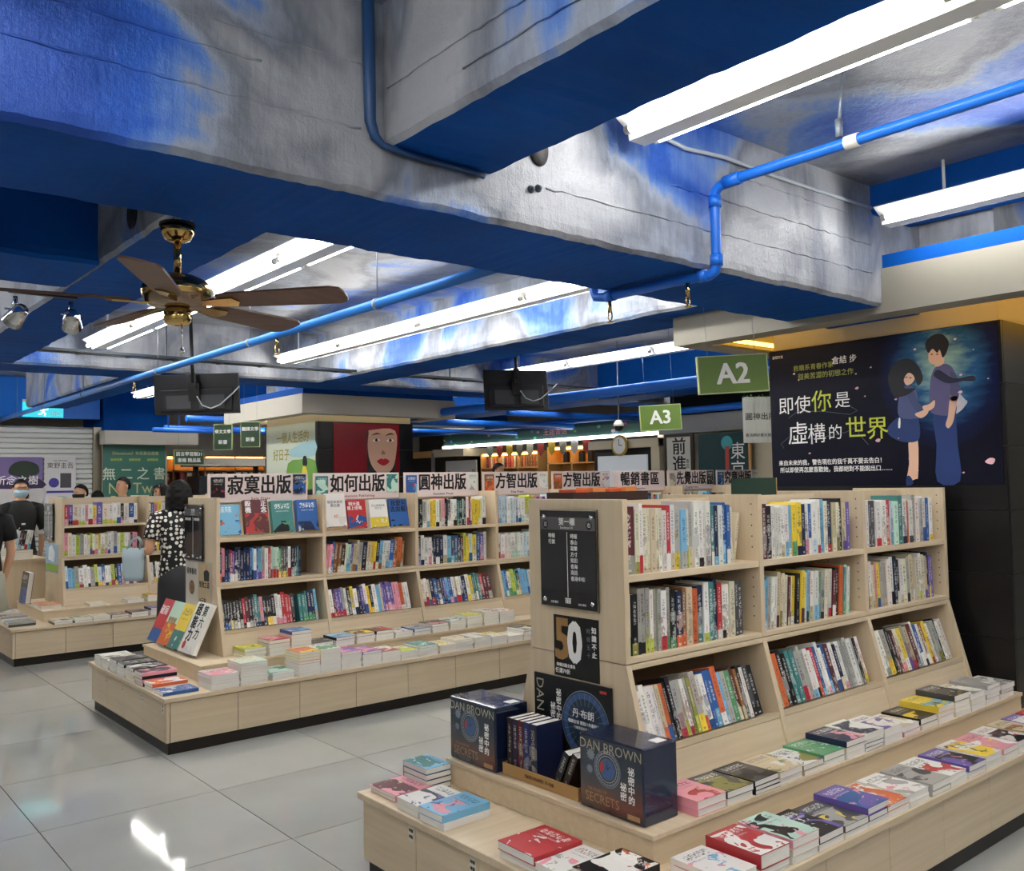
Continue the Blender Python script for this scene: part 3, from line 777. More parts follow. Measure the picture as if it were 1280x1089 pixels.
shelf_row(FRONT, 0, 3, 'w. w. w. w. io ob kd k. gr gl wr gf fl gy wo wb b. bs ow su g. e. mi hi kd w. dk k.', 'bottom shelf, '+A1, lean=-0.07, h0=0.205)
A2_ = 'middle bay of front bookcase'
shelf_row(FRONT, 1, 1, 'pv m. k. w. w. w. wi ws sw ye yn n. wp bw wu wr s. cw nr ic cf k. iv v.', 'top shelf, '+A2_, h0=0.225)
shelf_row(FRONT, 1, 2, 's. su g. wi w. im if c. cw mi cg yw k. yr ym c. sn re wi ws es gk c. cs wr mw k. o. te q. wq', 'middle shelf, '+A2_, lean=0.09, h0=0.218)
shelf_row(FRONT, 1, 3, 'i. o. k. k. t. t. gr gp g. ws wk ro bs w. wp bs m. wb ni wp g. g. gw w. g. k. wy', 'bottom shelf, '+A2_, lean=-0.07, h0=0.21)
A3_ = 'far bay of front bookcase'
shelf_row(FRONT, 2, 1, 'k. w. d. d. w. wr w. ro us q. t. wk o. wd g. w. g. wb b. wy', 'top shelf, '+A3_, h0=0.225)
shelf_row(FRONT, 2, 2, 'sn wi ci py yb g. g. gi w. wk nk kw wi c. gk ic iw c. wl c. iv nv vy v.', 'middle shelf, '+A3_, lean=-0.05, h0=0.218)
shelf_row(FRONT, 2, 3, 'w. wg gy k. km mh cp yw gv ir mk wu bw wk hw yr w. g. gf kn w. w.', 'bottom shelf, '+A3_, lean=-0.10, h0=0.205)
M1 = 'first bay of middle bookcase'; M2 = 'second bay of middle bookcase'; M3 = 'third bay of middle bookcase'; M4 = 'fourth bay of middle bookcase'
shelf_row(MID, 0, 2, 'no pn nb nb rw vw nw nd n. nb n. bn sk wb bv sv gp w. rm qr qr qr ey df dy df wr kg nt t. n.', 'middle shelf, '+M1, h0=0.212, fill=0.82)
shelf_row(MID, 0, 3, 'dk kb kb ky kg dw kg rk mw kg dg tn tn pk kn ky ky kc wp wp rp r. r. dk __ t. te te ne ne sg', 'bottom shelf, '+M1, h0=0.2)
shelf_row(MID, 1, 2, 'pi pw bs h. hi kw c. qs ve ih ib gi nk iw yc yr kc sh wc ws bs ho oh hg', 'middle shelf, '+M2, lean=0.11, h0=0.21)
shelf_row(MID, 1, 3, 'wr mr vr vr gr w. k. yw wn nk vn wb y. ky w. s. i. v. vp vp vp p. p. ow w. w.', 'bottom shelf, '+M2, h0=0.2, lean=-0.03)
shelf_row(MID, 2, 1, 'k. k. gw ws y. y. wk iw pw k. dw w. wk te k. qk k. wr rm wv y. y. yw w. wk', 'top shelf, '+M3, h0=0.215, single=False)
shelf_row(MID, 2, 2, 'nv wn w. wp kw n. nw nk wi st ds bt kd mn ly yl ub yw b. vr w.', 'middle shelf, '+M3, h0=0.215, single=False)
shelf_row(MID, 2, 3, 'cr wr ib nr bn dw nb vn sb bp wv ir wr wn nb wy yw tg tw t. rm m. mg', 'bottom shelf, '+M3, h0=0.205, lean=-0.03, single=False)
shelf_row(MID, 3, 1, 'sr us u. u. w. u. wu ub wb wq lw lq l. pw vw pv v. wp w. u. w.', 'top shelf, '+M4, h0=0.215, single=False)
shelf_row(MID, 3, 2, 'wr wp w. wc wq q. wq w. u. wu w. wg w. w. wh w. wu w. q. w.', 'middle shelf, '+M4, h0=0.21, single=False)
shelf_row(MID, 3, 3, 's. bw we le ew ky s. s. sb ws ln lw w. es wb wr w. k. y. w.', 'bottom shelf, '+M4, h0=0.205, single=False)
rr = random.Random(5)
for bay in (4, 5, 6, 7):
    shelf_row(MID, bay, 1, ' '.join(rr.choice('wwckgnbrpis')+rr.choice('....wkr') for _ in range(24)), 'mid%d' % bay, single=False, rnd=rr, h0=0.2)
for bay in (0, 1, 2):
    n_ = 22 if bay == 0 else 25
    for lv, pal in ((1, 'wwwwcpyvbkgr'), (2, 'wwwwyccwlkpg'), (3, 'wwwsubwkgtwl')):
        seq = ' '.join(rr.choice(pal)+rr.choice('..rywklbp') for _ in range(n_ if lv > 1 else n_-5))
        shelf_row(LEFT, bay, lv, seq, 'left%d%d' % (bay, lv), single=False, rnd=rr, h0=0.2)
    
def flush_stuff():
    mb = STUFF['mb']
    o = mb.build('book_rows', [SPINE_G, PAGES])
    me = o.data
    for nm, i in (('ca', 0), ('cb', 1), ('ct', 2), ('pr', 3)):
        at = me.attributes.new(nm, 'FLOAT_VECTOR', 'FACE')
        buf = []
        for p_ in STUFF['props']: buf += list(p_[i])
        at.data.foreach_set('vector', buf)
    o['kind'] = 'stuff'
    tag(o, 'remaining rows of small upright books on the left bookcase and far bays', 'books')
flush_stuff()

# ================================================================== FLAT-LYING AND DISPLAYED BOOKS
def cover_mat():
    m = mat('printed_book_cover', '#FFFFFF', 0.3); t = NT(m)
    ca = attr(t, 'ca', 'OBJECT').outputs['Color']; cb = attr(t, 'cb', 'OBJECT').outputs['Color']
    cc = attr(t, 'cc', 'OBJECT').outputs['Color']; ct = attr(t, 'ct', 'OBJECT').outputs['Color']
    pr = t.sep(attr(t, 'pr', 'OBJECT').outputs['Vector'])       # picture split, picture amount, seed
    uv = t.sep(t.uv()); u, v = uv[0], uv[1]
    seedv = t.comb(t.math('ADD', u, pr[2]), t.math('MULTIPLY', v, 1.4), pr[2])
    n1 = t.noise(seedv, 1.5, 1.5, 0.5, 0.5); n2 = t.noise(seedv, 4.0, 2, 0.5, 0.8)
    inpic = t.math('LESS_THAN', v, pr[0])
    blob = t.math('GREATER_THAN', t.math('ADD', n1, pr[1]), 0.55)
    base = t.mix(t.math('MULTIPLY', blob, inpic), ca, cb)
    base = t.mix(t.math('MULTIPLY', t.math('GREATER_THAN', n2, 0.63), inpic), base, cc)
    on = t.math('GREATER_THAN', u, -1)
    def glyph(u0, u1, v0, v1, nx, sc):
        a_ = t.math('MULTIPLY', t.math('GREATER_THAN', u, u0), t.math('LESS_THAN', u, u1))
        b_ = t.math('MULTIPLY', t.math('GREATER_THAN', v, v0), t.math('LESS_THAN', v, v1))
        fr = t.math('FRACT', t.math('MULTIPLY', u, nx))
        gp = t.math('LESS_THAN', t.math('ABSOLUTE', t.math('SUBTRACT', fr, 0.5)), 0.40)
        st = t.math('GREATER_THAN', t.noise(t.comb(t.math('MULTIPLY', u, nx*1.6), t.math('MULTIPLY', v, nx*1.9), pr[2]), sc, 1, 0.5), 0.5)
        return t.math('MULTIPLY', t.math('MULTIPLY', a_, b_), t.math('MULTIPLY', gp, st))
    g = t.math('MAXIMUM', glyph(0.12, 0.88, 0.74, 0.90, 7, 2.0), t.math('MULTIPLY', glyph(0.2, 0.8, 0.64, 0.68, 18, 2.0), 0.8))
    base = t.mix(t.math('MULTIPLY', t.math('MULTIPLY', g, on), 0.75), base, ct)
    t.col(base)
    return m
COVER = cover_mat()
def flat_mesh(spine_right):
    c = MB()
    def bx(x0, x1, y0, y1, z0, z1, top=False):
        q = [(x0,y0,z0),(x1,y0,z0),(x1,y1,z0),(x0,y1,z0),(x0,y0,z1),(x1,y0,z1),(x1,y1,z1),(x0,y1,z1)]
        for n_, f in (('d',(3,2,1,0)),('u',(4,5,6,7)),('f',(0,1,5,4)),('r',(1,2,6,5)),('b',(2,3,7,6)),('l',(3,0,4,7))):
            c.face([q[i] for i in f], 0, [(0,0),(1,0),(1,1),(0,1)] if (top and n_ == 'u') else ([(0.02, 0.97)]*4))
    bx(0, 1, 0, 1, 0.93, 1, True); bx(0, 1, 0, 1, 0, 0.07)
    if spine_right: bx(0.98, 1, 0, 1, 0.07, 0.93)
    else: bx(0, 0.02, 0, 1, 0.07, 0.93)
    p_ = MB()
    p_.box(0.012 if spine_right else 0.02, 0.98 if spine_right else 0.988, 0.006, 0.994, 0.07, 0.93)
    return c.mesh('cover', COVER), p_.mesh('pages', PAGES)
FL = {False: flat_mesh(False), True: flat_mesh(True)}
def cover_props(o, code, rnd, split=None, amt=None):
    a, b, c_ = (code+code[0]*2)[:3]
    lum = sum(PALC[a])/3
    o['ca'] = tint(a, rnd, 0.05); o['cb'] = tint(b, rnd, 0.05); o['cc'] = tint(c_, rnd, 0.05)
    o['ct'] = (0.93, 0.92, 0.88) if lum < 0.3 else rnd.choice(INKC)
    o['pr'] = (split if split is not None else rnd.uniform(0.5, 1.0), amt if amt is not None else rnd.uniform(0.0, 0.09), rnd.uniform(0, 30))
def flat_book(code, T, w_, l_, th, label, rnd, sr=False, name='paperback', group=None, split=None, amt=None, pages=True):
    me, pg = FL[sr]
    o = link(name, me)
    o.matrix_world = T @ Matrix.Diagonal((w_, l_, th, 1))
    cover_props(o, code, rnd, split, amt)
    if pages: link('pages', pg, o)
    return tag(o, label, 'book', group)
def cname(code):
    a = PAL[code[0]][0]; b = PAL[code[1]][0] if len(code) > 1 else a
    return a if a == b else '%s and %s' % (a, b)
def pile(codes, x, y, z, w_, l_, ths, where, rnd, rz=0.0, sr=False, group='books lying in piles on the ledges', jit=0.003):
    """codes from the bottom book to the top one"""
    n = len(codes)
    for i, cde in enumerate(codes):
        th = ths[i] if isinstance(ths, (list, tuple)) else ths
        a = rz + rnd.uniform(-0.018, 0.018)
        jx, jy = rnd.uniform(-jit, jit), rnd.uniform(-jit, jit)
        T = Matrix.Translation((x+jx, y+jy, z)) @ Matrix.Rotation(a, 4, 'Z')
        ww, ll = w_*(1-rnd.uniform(0, 0.012)), l_*(1-rnd.uniform(0, 0.012))
        if n == 1: pos = 'lying alone as'
        elif i == n-1: pos = 'top of'
        elif i == 0: pos = 'bottom of'
        else: pos = '%s up in' % ORD[i]
        lb = '%s book, %s %s' % (cname(cde), pos, where)
        flat_book(cde, T, ww, ll, th, lb, rnd, sr, group=group)
        z += th + 0.0006
R4 = random.Random(21)
# --- front island, lower ledge, aisle side: (right edge X, codes bottom->top, thicknesses)
fl_ = [(2.345, ['wv', 'wpg', 'wps'], [.016, .016, .018]), (2.515, ['w', 'wi', 'rwr'], [.014, .016, .046]), (2.68, ['w', 'c', 'qkp'], [.024, .024, .028]),
       (2.835, ['w', 'kvw'], [.022, .026]), (2.985, ['c', 'dgy'], [.022, .022]), (3.14, ['w', 'nvp', 'vbp'], [.02, .02, .024]), (3.27, ['w', 'woi'], [.022, .022]),
       (3.43, ['w', 'wgp'], [.02, .026]), (3.60, ['g', 'gdg'], [.018, .028]), (3.75, ['w', 'wro'], [.022, .022]), (3.915, ['w', 'vkp'], [.024, .024]),
       (4.075, ['w', 'wyk'], [.026, .026]), (4.235, ['w', 'pwy'], [.026, .024]), (4.40, ['w', 'wkr'], [.026, .026]), (4.565, ['i', 'ihw'], [.026, .026]), (4.73, ['w', 'vwp'], [.026, .024]), (4.90, ['w', 'rwc'], [.026, .024])]
for i, (xr, codes, ths) in enumerate(fl_):
    pile(codes, xr-0.152, FRONT.ly0+0.012, LIP+0.0005, 0.150, 0.212, ths, '%s pile from near end, front lower ledge' % ORD[i], R4)
fu_ = [(2.565, ['p', 'pri'], [.024, .028]), (2.725, ['c', 'dfk'], [.022, .024]), (2.88, ['k', 'k', 'kdk'], [.014, .014, .02]), (3.03, ['c', 'iwf'], [.022, .024]),
       (3.185, ['i', 'wfv'], [.018, .02]), (3.325, ['w', 'eqw'], [.022, .026]), (3.485, ['w', 'c', 'npw'], [.022, .022, .024]), (3.62, ['n', 'n', 'w', 'wnw'], [.016, .016, .016, .024]),
       (3.775, ['w', 'wvi'], [.03, .034]), (3.935, ['p', 'wih'], [.02, .022]), (4.095, ['c', 'kyk'], [.022, .026]), (4.255, ['w', 'c', 'ysk'], [.024, .022, .026]),
       (4.42, ['c', 'w', 'c', 'kdy'], [.022, .02, .022, .03]), (4.585, ['w', 'c', 'wgy'], [.026, .026, .024]), (4.75, ['w', 'g', 'w', 'gwg'], [.024, .022, .022, .02]), (4.915, ['w', 'g', 'wgk'], [.024, .022, .022])]
for i, (xr, codes, ths) in enumerate(fu_):
    pile(codes, xr-0.153, FRONT.uy0+0.006, UP_Z+0.0005, 0.150, 0.184, ths, '%s pile from near end, front upper ledge' % ORD[i], R4)
# --- front island, near end: bottoms of the books face the walkway
def endpile(codes, x, yl, z, w_, l_, ths, where, sr=True):
    pile(codes, x, yl, z, w_, l_, ths, where, R4, rz=-PI/2, sr=sr)
E1 = 'the pile on front end ledge, '
endpile(['p', 'pmi'], 1.905, 3.215, LIP+0.0005, 0.185, 0.175, [.013, .013], 'the leftmost pile on front end ledge')
endpile(['w', 'wnv'], 1.885, 2.985, LIP+0.0005, 0.145, 0.21, [.02, .02], 'the second pile on front end ledge')
endpile(['w', 'spb'], 1.875, 2.825, LIP+0.0005, 0.15, 0.215, [.024, .026], 'the third pile on front end ledge')
for k in range(4): pass
pile(['n', 'n', 'n', 'stw'], 2.06, 3.215, LIP+0.0005, 0.17, 0.12, [.022, .022, .022, .022], 'the dark stack against the front riser', R4, rz=-PI/2, sr=False)
endpile(['w', 'rrw'], 1.885, 2.375, LIP+0.0005, 0.185, 0.205, [.026, .028], 'the fourth pile on front end ledge')
endpile(['w', 'wpg'], 1.875, 2.185, LIP+0.0005, 0.11, 0.21, [.02, .022], 'the fifth pile on front end ledge')
endpile(['o', 'kwo'], 1.925, 2.07, LIP+0.0005, 0.16, 0.215, [.026, .026], 'the rightmost pile on front end ledge')
# --- middle island
ml_ = [(2.305, ['w']*4+['wpw'], .017), (2.488, ['c', 'w', 'w', 'c', 'w', 'c', 'c', 'cqw'], .0165), (2.665, ['w', 'u', 'qtw'], .016), (2.85, ['w']*4+['o', 'y', 'y', 'yow'], .018),
       (3.0, ['w']*7+['c', 'wek'], .016), (3.155, ['w']*5+['pvr'], .018), (3.315, ['w']*4+['vpr'], .018), (3.465, ['w']*3+['wrh'], .018), (3.62, ['w', 'w', 'wly'], .018), (3.78, ['w', 'w', 'w', 'tqw'], .018),
       (3.945, ['c', 'w', 'cyw'], .018), (4.095, ['w', 'w', 'w', 'cvy'], .018), (4.265, ['w']*3+['wgy'], .018), (4.42, ['w']*2+['wyl'], .02), (4.575, ['w', 'wiw'], .022), (4.735, ['p', 'w', 'c', 'kcw'], .02)]
for i, (xr, codes, th) in enumerate(ml_):
    pile(codes, xr-0.152-(0.03 if i < 2 else 0), MID.ly0+0.016, LIP+0.0005, 0.150+(0.03 if i < 2 else 0), 0.21, th, '%s pile from left, middle island lower ledge' % ORD[i], R4, sr=bool(i % 2))
mu_ = [(2.60, ['c', 'c', 'lyk'], .022), (2.77, ['c', 'c', 'c', 'rpr'], .025), (2.93, ['c']*5+['bsw'], .023), (3.09, ['w', 'kdw'], .022), (3.26, ['w', 'w', 'ksb'], .02),
       (3.425, ['c', 'w', 'kyo'], .022), (3.585, ['w', 'c', 'krh'], .022), (3.745, ['w', 'wkb'], .02), (3.91, ['w', 'bgw'], .022), (4.07, ['w', 'w', 'kpm'], .02), (4.235, ['w', 'c', 'wts'], .022),
       (4.395, ['w']*3+['lyw'], .022), (4.56, ['c']*4+['wmw'], .02), (4.72, ['w', 'w', 'w', 'wow'], .022)]
for i, (xr, codes, th) in enumerate(mu_):
    pile(codes, xr-0.152, MID.uy0+0.004, UP_Z+0.0005, 0.150, 0.184, th, '%s pile from left, middle island upper ledge' % ORD[i], R4, sr=bool(i % 2))
me_ = [(6.86, ['w', 'w', 'wdw'], .02), (6.69, ['w', 'w', 'cdw'], .02), (6.52, ['w', 'w', 'w', 'dkp'], .02), (6.34, ['w', 'w', 'w', 'kdw'], .02), (6.16, ['w', 'y', 'w', 'kwd'], .02), (5.98, ['k', 'p', 'k', 'pkd'], .02), (5.80, ['w', 'owo'], .02), (5.62, ['bwb'], .02)]
for i, (yl, codes, th) in enumerate(me_):
    pile(codes, MID.lx0+0.014, yl, LIP+0.0005, 0.152, 0.215, th, '%s pile from back, middle island end ledge' % ORD[i], R4, rz=-PI/2, sr=True)
# --- left island
ll_ = [(2.26, ['k', 'cke'], .018), (2.43, ['k', 'cew'], .018), (2.59, ['c', 'ciw'], .02), (2.75, ['h', 'dhw'], .018), (2.93, ['w', 'mdw'], .022), (3.11, ['w', 'w', 'kvw'], .022)]
for i, (xr, codes, th) in enumerate(ll_):
    pile(codes, xr-0.16, LEFT.ly0+0.015, LIP+0.0005, 0.155, 0.21, th, '%s pile from left, far left island lower ledge' % ORD[i], R4)
lu_ = [(2.63, ['c', 'ciw'], .014), (2.98, ['w', 'wiw'], .016), (3.17, ['c', 'w', 'yro'], .02)]
for i, (xr, codes, th) in enumerate(lu_):
    pile(codes, xr-0.16, LEFT.uy0+0.006, UP_Z+0.0005, 0.155, 0.184, th, '%s pile from left, far left island upper ledge' % ORD[i], R4)
le_ = [(10.4, ['w', 'w', 'gbd'], .02), (10.05, ['w', 'g', 'wgb'], .02), (9.7, ['w', 'w', 'gdw'], .02), (9.4, ['d', 'gsd'], .02)]
for i, (yl, codes, th) in enumerate(le_):
    pile(codes, LEFT.lx0+0.014, yl, LIP+0.0005, 0.21, 0.225, th, '%s pile from back, far left island end ledge' % ORD[i], R4, rz=-PI/2, sr=True)
pile(['w', 'w', 'oiy'], LEFT.ux0+0.012, 9.75, UP_Z+0.0005, 0.30, 0.18, .012, 'the magazine pile on far left island corner', R4, rz=-PI/2)

# leaning cream book at the end of the nearest top shelf
T = Matrix.Translation((3.11, FRONT.yf+0.03, SH1+0.006)) @ Matrix.Rotation(0.18, 4, 'Y') @ Matrix.Rotation(0.6, 4, 'Z')
a_, b_ = FRONT.bays[0]
o = link('book', BOOK_ME); o.matrix_world = Matrix.Translation((3.105, FRONT.yf+0.045, SH1+0.0045)) @ Matrix.Rotation(0.2, 4, 'Y') @ Matrix.Diagonal((0.018, 0.15, 0.205, 1))
o['ca'] = S('#D8CCAF'); o['cb'] = S('#D8CCAF'); o['ct'] = S('#6A6050'); o['pr'] = (0.0, 9.0, 3.3); tag(o, 'cream book leaning alone at the right of the nearest top shelf', 'book')

# ---- printed box sets on the near end of the front island
NAVYBOX = mat('navy_box_board', '#16203A', 0.18, coat=0.6)
def box_front_mat():
    m = mat('box_set_front_print', '#1A2028', 0.2, coat=0.6); t = NT(m)
    o_ = t.sep(t.obj())
    n = t.noise(t.obj(), 14, 4)
    f = t.math('ADD', t.math('MULTIPLY', o_[2], 4.0), t.math('MULTIPLY', n, 0.35))
    t.col(t.ramp(f, [(0.15, S('#1C1E26')), (0.38, S('#6E4A3C')), (0.55, S('#4A4444')), (0.75, S('#303C4A')), (1.0, S('#26323E'))]))
    return m
BOXF = box_front_mat()
SILVERP = mat('silver_print', '#A9A594', 0.4, 0.3)
GOLDP = mat('gold_print', '#A8845C', 0.4, 0.2)
STEELP = mat('grey_blue_print', '#77828E', 0.5)
CLOCKP = mat('clock_blue_print', '#3B5B8E', 0.4)
REDP = mat('red_print', '#B23A32', 0.5)
FILM = mat('clear_shrink_film', '#FFFFFF', 0.12, trans=1.0, ior=1.1, alpha=0.22)
def ring(r0, r1, n=36, a0=0.0, a1=2*PI):
    m = MB()
    for k in range(n):
        a, b = a0+(a1-a0)*k/n, a0+(a1-a0)*(k+1)/n
        m.face([(r0*math.cos(a), r0*math.sin(a), 0), (r1*math.cos(a), r1*math.sin(a), 0), (r1*math.cos(b), r1*math.sin(b), 0), (r0*math.cos(b), r0*math.sin(b), 0)])
    return m
def disc(r, n=32):
    m = MB(); m.face([(r*math.cos(2*PI*k/n), r*math.sin(2*PI*k/n), 0) for k in range(n)]); return m
def gear(r, n=16, d=0.2):
    m = MB(); pts = []
    for k in range(n*4):
        a = 2*PI*k/(n*4); rr_ = r if (k % 4) < 2 else r*(1-d)
        pts.append((rr_*math.cos(a), rr_*math.sin(a), 0))
    c0 = (0, 0, 0)
    for i in range(len(pts)): m.face([c0, pts[i], pts[(i+1) % len(pts)]])
    return m
def boxset(x, y_right, label):
    W, Hh, D = 0.296, 0.248, 0.168
    o = thing('book_box_set', label, 'box set', (x, y_right, UP_Z), 0)
    m = MB(); m.box(0.002, D, 0, W, 0.0005, Hh); b = m.build('box', NAVYBOX, o); bevel(b, 0.006, 3)
    m = MB(); m.box(0, 0.002, 0.006, W-0.006, 0.006, Hh-0.006); fr = m.build('front_print', BOXF, o)
    def T(s, mt, yy, zz, **kw): return text(s, mt, fr, (-0.0005, yy, zz), RX, ext=0.0001, **kw)
    T('DAN BROWN', SILVERP, W/2, Hh-0.032, size=0.047, bold=0.0, squeeze=0.98)
    T('SECRETS', GOLDP, W-0.108, 0.042, size=0.044, bold=0.0002, squeeze=0.95)
    T('THE SECRET OF', GOLDP, W-0.085, 0.070, size=0.013)
    T('祕密中的', WHITEP, 0.052, 0.118, size=0.030, bold=0.0006, vertical=True)
    T('祕密', WHITEP, 0.088, 0.092, size=0.030, bold=0.0006, vertical=True)
    m = MB(); m.box(-0.0008, 0, 0.018, 0.072, 0.012, 0.028); m.build('seal_label', GOLDP, fr)
    T('丹·布朗', INK, 0.045, 0.020, size=0.013)
    cy, cz = W-0.135, 0.150
    for k, (r0, r1, mt) in enumerate(((0.058, 0.061, STEELP), (0.049, 0.055, STEELP), (0.041, 0.044, SILVERP))):
        ring(r0, r1).build('ring_print', mt, fr, (-0.0004, cy, cz), RX)
    disc(0.036).build('dial_print', CLOCKP, fr, (-0.0004, cy, cz), RX)
    mm = MB()
    for k in range(24):
        a = 2*PI*k/24; c_, s_ = math.cos(a), math.sin(a)
        mm.face([(0.044*c_-0.001*s_, 0.044*s_+0.001*c_, 0), (0.044*c_+0.001*s_, 0.044*s_-0.001*c_, 0), (0.058*c_+0.001*s_, 0.058*s_-0.001*c_, 0), (0.058*c_-0.001*s_, 0.058*s_+0.001*c_, 0)])
    mm.build('tick_print', STEELP, fr, (-0.0005, cy, cz), RX)
    mm = MB(); mm.face([(-0.001, -0.004, 0), (0.02, 0.016, 0), (0.001, 0.004, 0)]); mm.face([(-0.002, 0.0, 0), (0.002, 0, 0), (0.001, 0.03, 0), (-0.001, 0.03, 0)]); mm.build('hand_print', BLACK, fr, (-0.0006, cy, cz), RX)
    ring(0.018, 0.034, 12, PI*0.75, PI*1.15).build('red_arc_print', REDP, fr, (-0.0006, cy, cz), RX)
    gear(0.020, 10, 0.25).build('gear_print', STEELP, fr, (-0.0004, W-0.058, 0.185), RX)
    gear(0.015, 10, 0.25).build('gear_print', STEELP, fr, (-0.0004, W-0.052, 0.135), RX)
    # crinkled shrink film over the top
    m = MB(); nx, ny = 10, 14; rf = random.Random(int(x*1000)+int(y_right*100))
    g = [[(D*i/nx, W*j/ny, Hh+0.0015+(rf.uniform(0, 0.007) if 0 < i < nx and 0 < j < ny else 0)) for j in range(ny+1)] for i in range(nx+1)]
    for i in range(nx):
        for j in range(ny): m.face([g[i][j], g[i+1][j], g[i+1][j+1], g[i][j+1]], 0, None, True)
    m.build('shrink_film', FILM, o)
    m = MB(); m.box(D*0.55, D*0.85, 0.02, 0.06, Hh+0.0005, Hh+0.001); m.build('price_sticker', WHITEP, o)
    return o
boxset(2.212, 2.034, 'shrink-wrapped navy novel box set right of the cardboard tray')
boxset(2.203, 2.786, 'shrink-wrapped navy novel box set left of the cardboard tray')
# cardboard tray with upright hardbacks
KRAFT = mat('kraft_cardboard', '#B08A58', 0.8)
tray = thing('cardboard_tray', 'brown cardboard tray holding dark novels between the box sets', 'tray', (2.225, 2.352, UP_Z+0.001))
m = MB(); m.box(0, 0.004, 0, 0.418, 0, 0.045); m.build('front_wall', KRAFT, tray)
m = MB(); m.box(0.004, 0.156, 0, 0.004, 0, 0.045); m.build('side_wall', KRAFT, tray)
m = MB(); m.box(0.004, 0.156, 0.414, 0.418, 0, 0.045); m.build('side_wall', KRAFT, tray)
m = MB(); m.box(0.004, 0.156, 0.004, 0.414, 0, 0.003); m.build('tray_floor', KRAFT, tray)
text('《祕密中的祕密》丹·布朗', mat('brown_print', '#5C3C1C', 0.7), tray, (-0.0004, 0.21, 0.022), RX, size=0.015, ext=0.0001, bold=0.0003)
yy = 2.755
for k, (cde, th, nm) in enumerate((('mm', 0.030, 'dark maroon'), ('vn', 0.030, 'dark violet'), ('mr', 0.030, 'deep red'), ('bn', 0.032, 'dark blue'), ('nk', 0.042, 'thick navy'))):
    yy -= th+0.002
    o = link('hardback_novel', BOOK_ME); dp = 0.13
    o.matrix_world = Matrix.Translation((2.236, yy+th, UP_Z+0.004)) @ Matrix.Rotation(-PI/2, 4, 'Z') @ Matrix.Diagonal((th, dp, 0.212, 1))
    dk = {'m': '#1E0E12', 'v': '#241838', 'b': '#182A66', 'n': '#141C3C'}[cde[0]] if k != 2 else '#5A161C'
    o['ca'] = S(dk); o['cb'] = S(dk); o['ct'] = S('#C8C4B4'); o['pr'] = (0.0, 7.0, 2.0+k*3.7)
    tag(o, '%s hardback novel standing in the cardboard tray' % nm, 'book', 'novels in the cardboard tray')
for k in range(2):
    o = link('hardback_novel', BOOK_ME)
    o.matrix_world = Matrix.Translation((2.238, 2.502-0.045*k, UP_Z+0.020)) @ Matrix.Rotation(-PI/2, 4, 'Z') @ Matrix.Rotation(0.45, 4, 'Y') @ Matrix.Diagonal((0.03, 0.13, 0.15, 1))
    dk = ('#10161C', '#2A1612')[k]
    o['ca'] = S(dk); o['cb'] = S(dk); o['ct'] = S('#D8D4C4'); o['pr'] = (0.0, 6.0, 5.0+k)
    tag(o, ('black novel leaning toward the right box set' , 'dark brown novel leaning against the right box set')[k], 'book', 'novels in the cardboard tray')
# printed header card behind the tray
card = thing('display_card', 'black header card with blue half clock behind the tray', 'display card', (2.402, 2.772, 0.475), 0)
m = MB(); m.box(-0.006, 0, -0.424, 0, 0, 0.322); m.build('card_board', mat('black_card_print', '#0E1116', 0.3), card)
def cT(s, mt, yy, zz, **kw): return text(s, mt, card, (-0.0066, yy, zz), RX, ext=0.0001, **kw)
me_ = text('DAN', SILVERP, card, (-0.0066, -0.032, 0.24), (PI/2, PI/2, -PI/2), size=0.06, ext=0.0001)
cT('祕密中的', WHITEP, -0.142, 0.215, size=0.030, bold=0.0006, vertical=True); cT('祕密', WHITEP, -0.108, 0.19, size=0.030, bold=0.0006, vertical=True)
disc(0.125, 48).build('clock_disc', mat('clock_slate_print', '#27384E', 0.4), card, (-0.0064, -0.285, 0.165), RX)
ring(0.095, 0.118, 48).build('clock_ring', CLOCKP, card, (-0.0066, -0.285, 0.165), RX)
ring(0.122, 0.126, 48).build('clock_rim', STEELP, card, (-0.0066, -0.285, 0.165), RX)
mm = MB()
for k in range(24):
    a = 2*PI*k/24; c_, s_ = math.cos(a), math.sin(a)
    mm.face([(0.07*c_-0.001*s_, 0.07*s_+0.001*c_, 0), (0.07*c_+0.001*s_, 0.07*s_-0.001*c_, 0), (0.118*c_+0.001*s_, 0.118*s_-0.001*c_, 0), (0.118*c_-0.001*s_, 0.118*s_+0.001*c_, 0)])
mm.build('clock_ticks', STEELP, card, (-0.0068, -0.285, 0.165), RX)
cT('丹·布朗', WHITEP, -0.275, 0.20, size=0.036, bold=0.0005); cT('暢銷全球 闊別八年最新力作', WHITEP, -0.285, 0.168, size=0.015, bold=0.0004); cT('引爆閱讀熱潮 精裝典藏', WHITEP, -0.285, 0.148, size=0.012)
m = MB(); m.box(-0.0066, -0.006, -0.40, -0.365, 0.295, 0.305); m.build('red_tab', REDP, card)

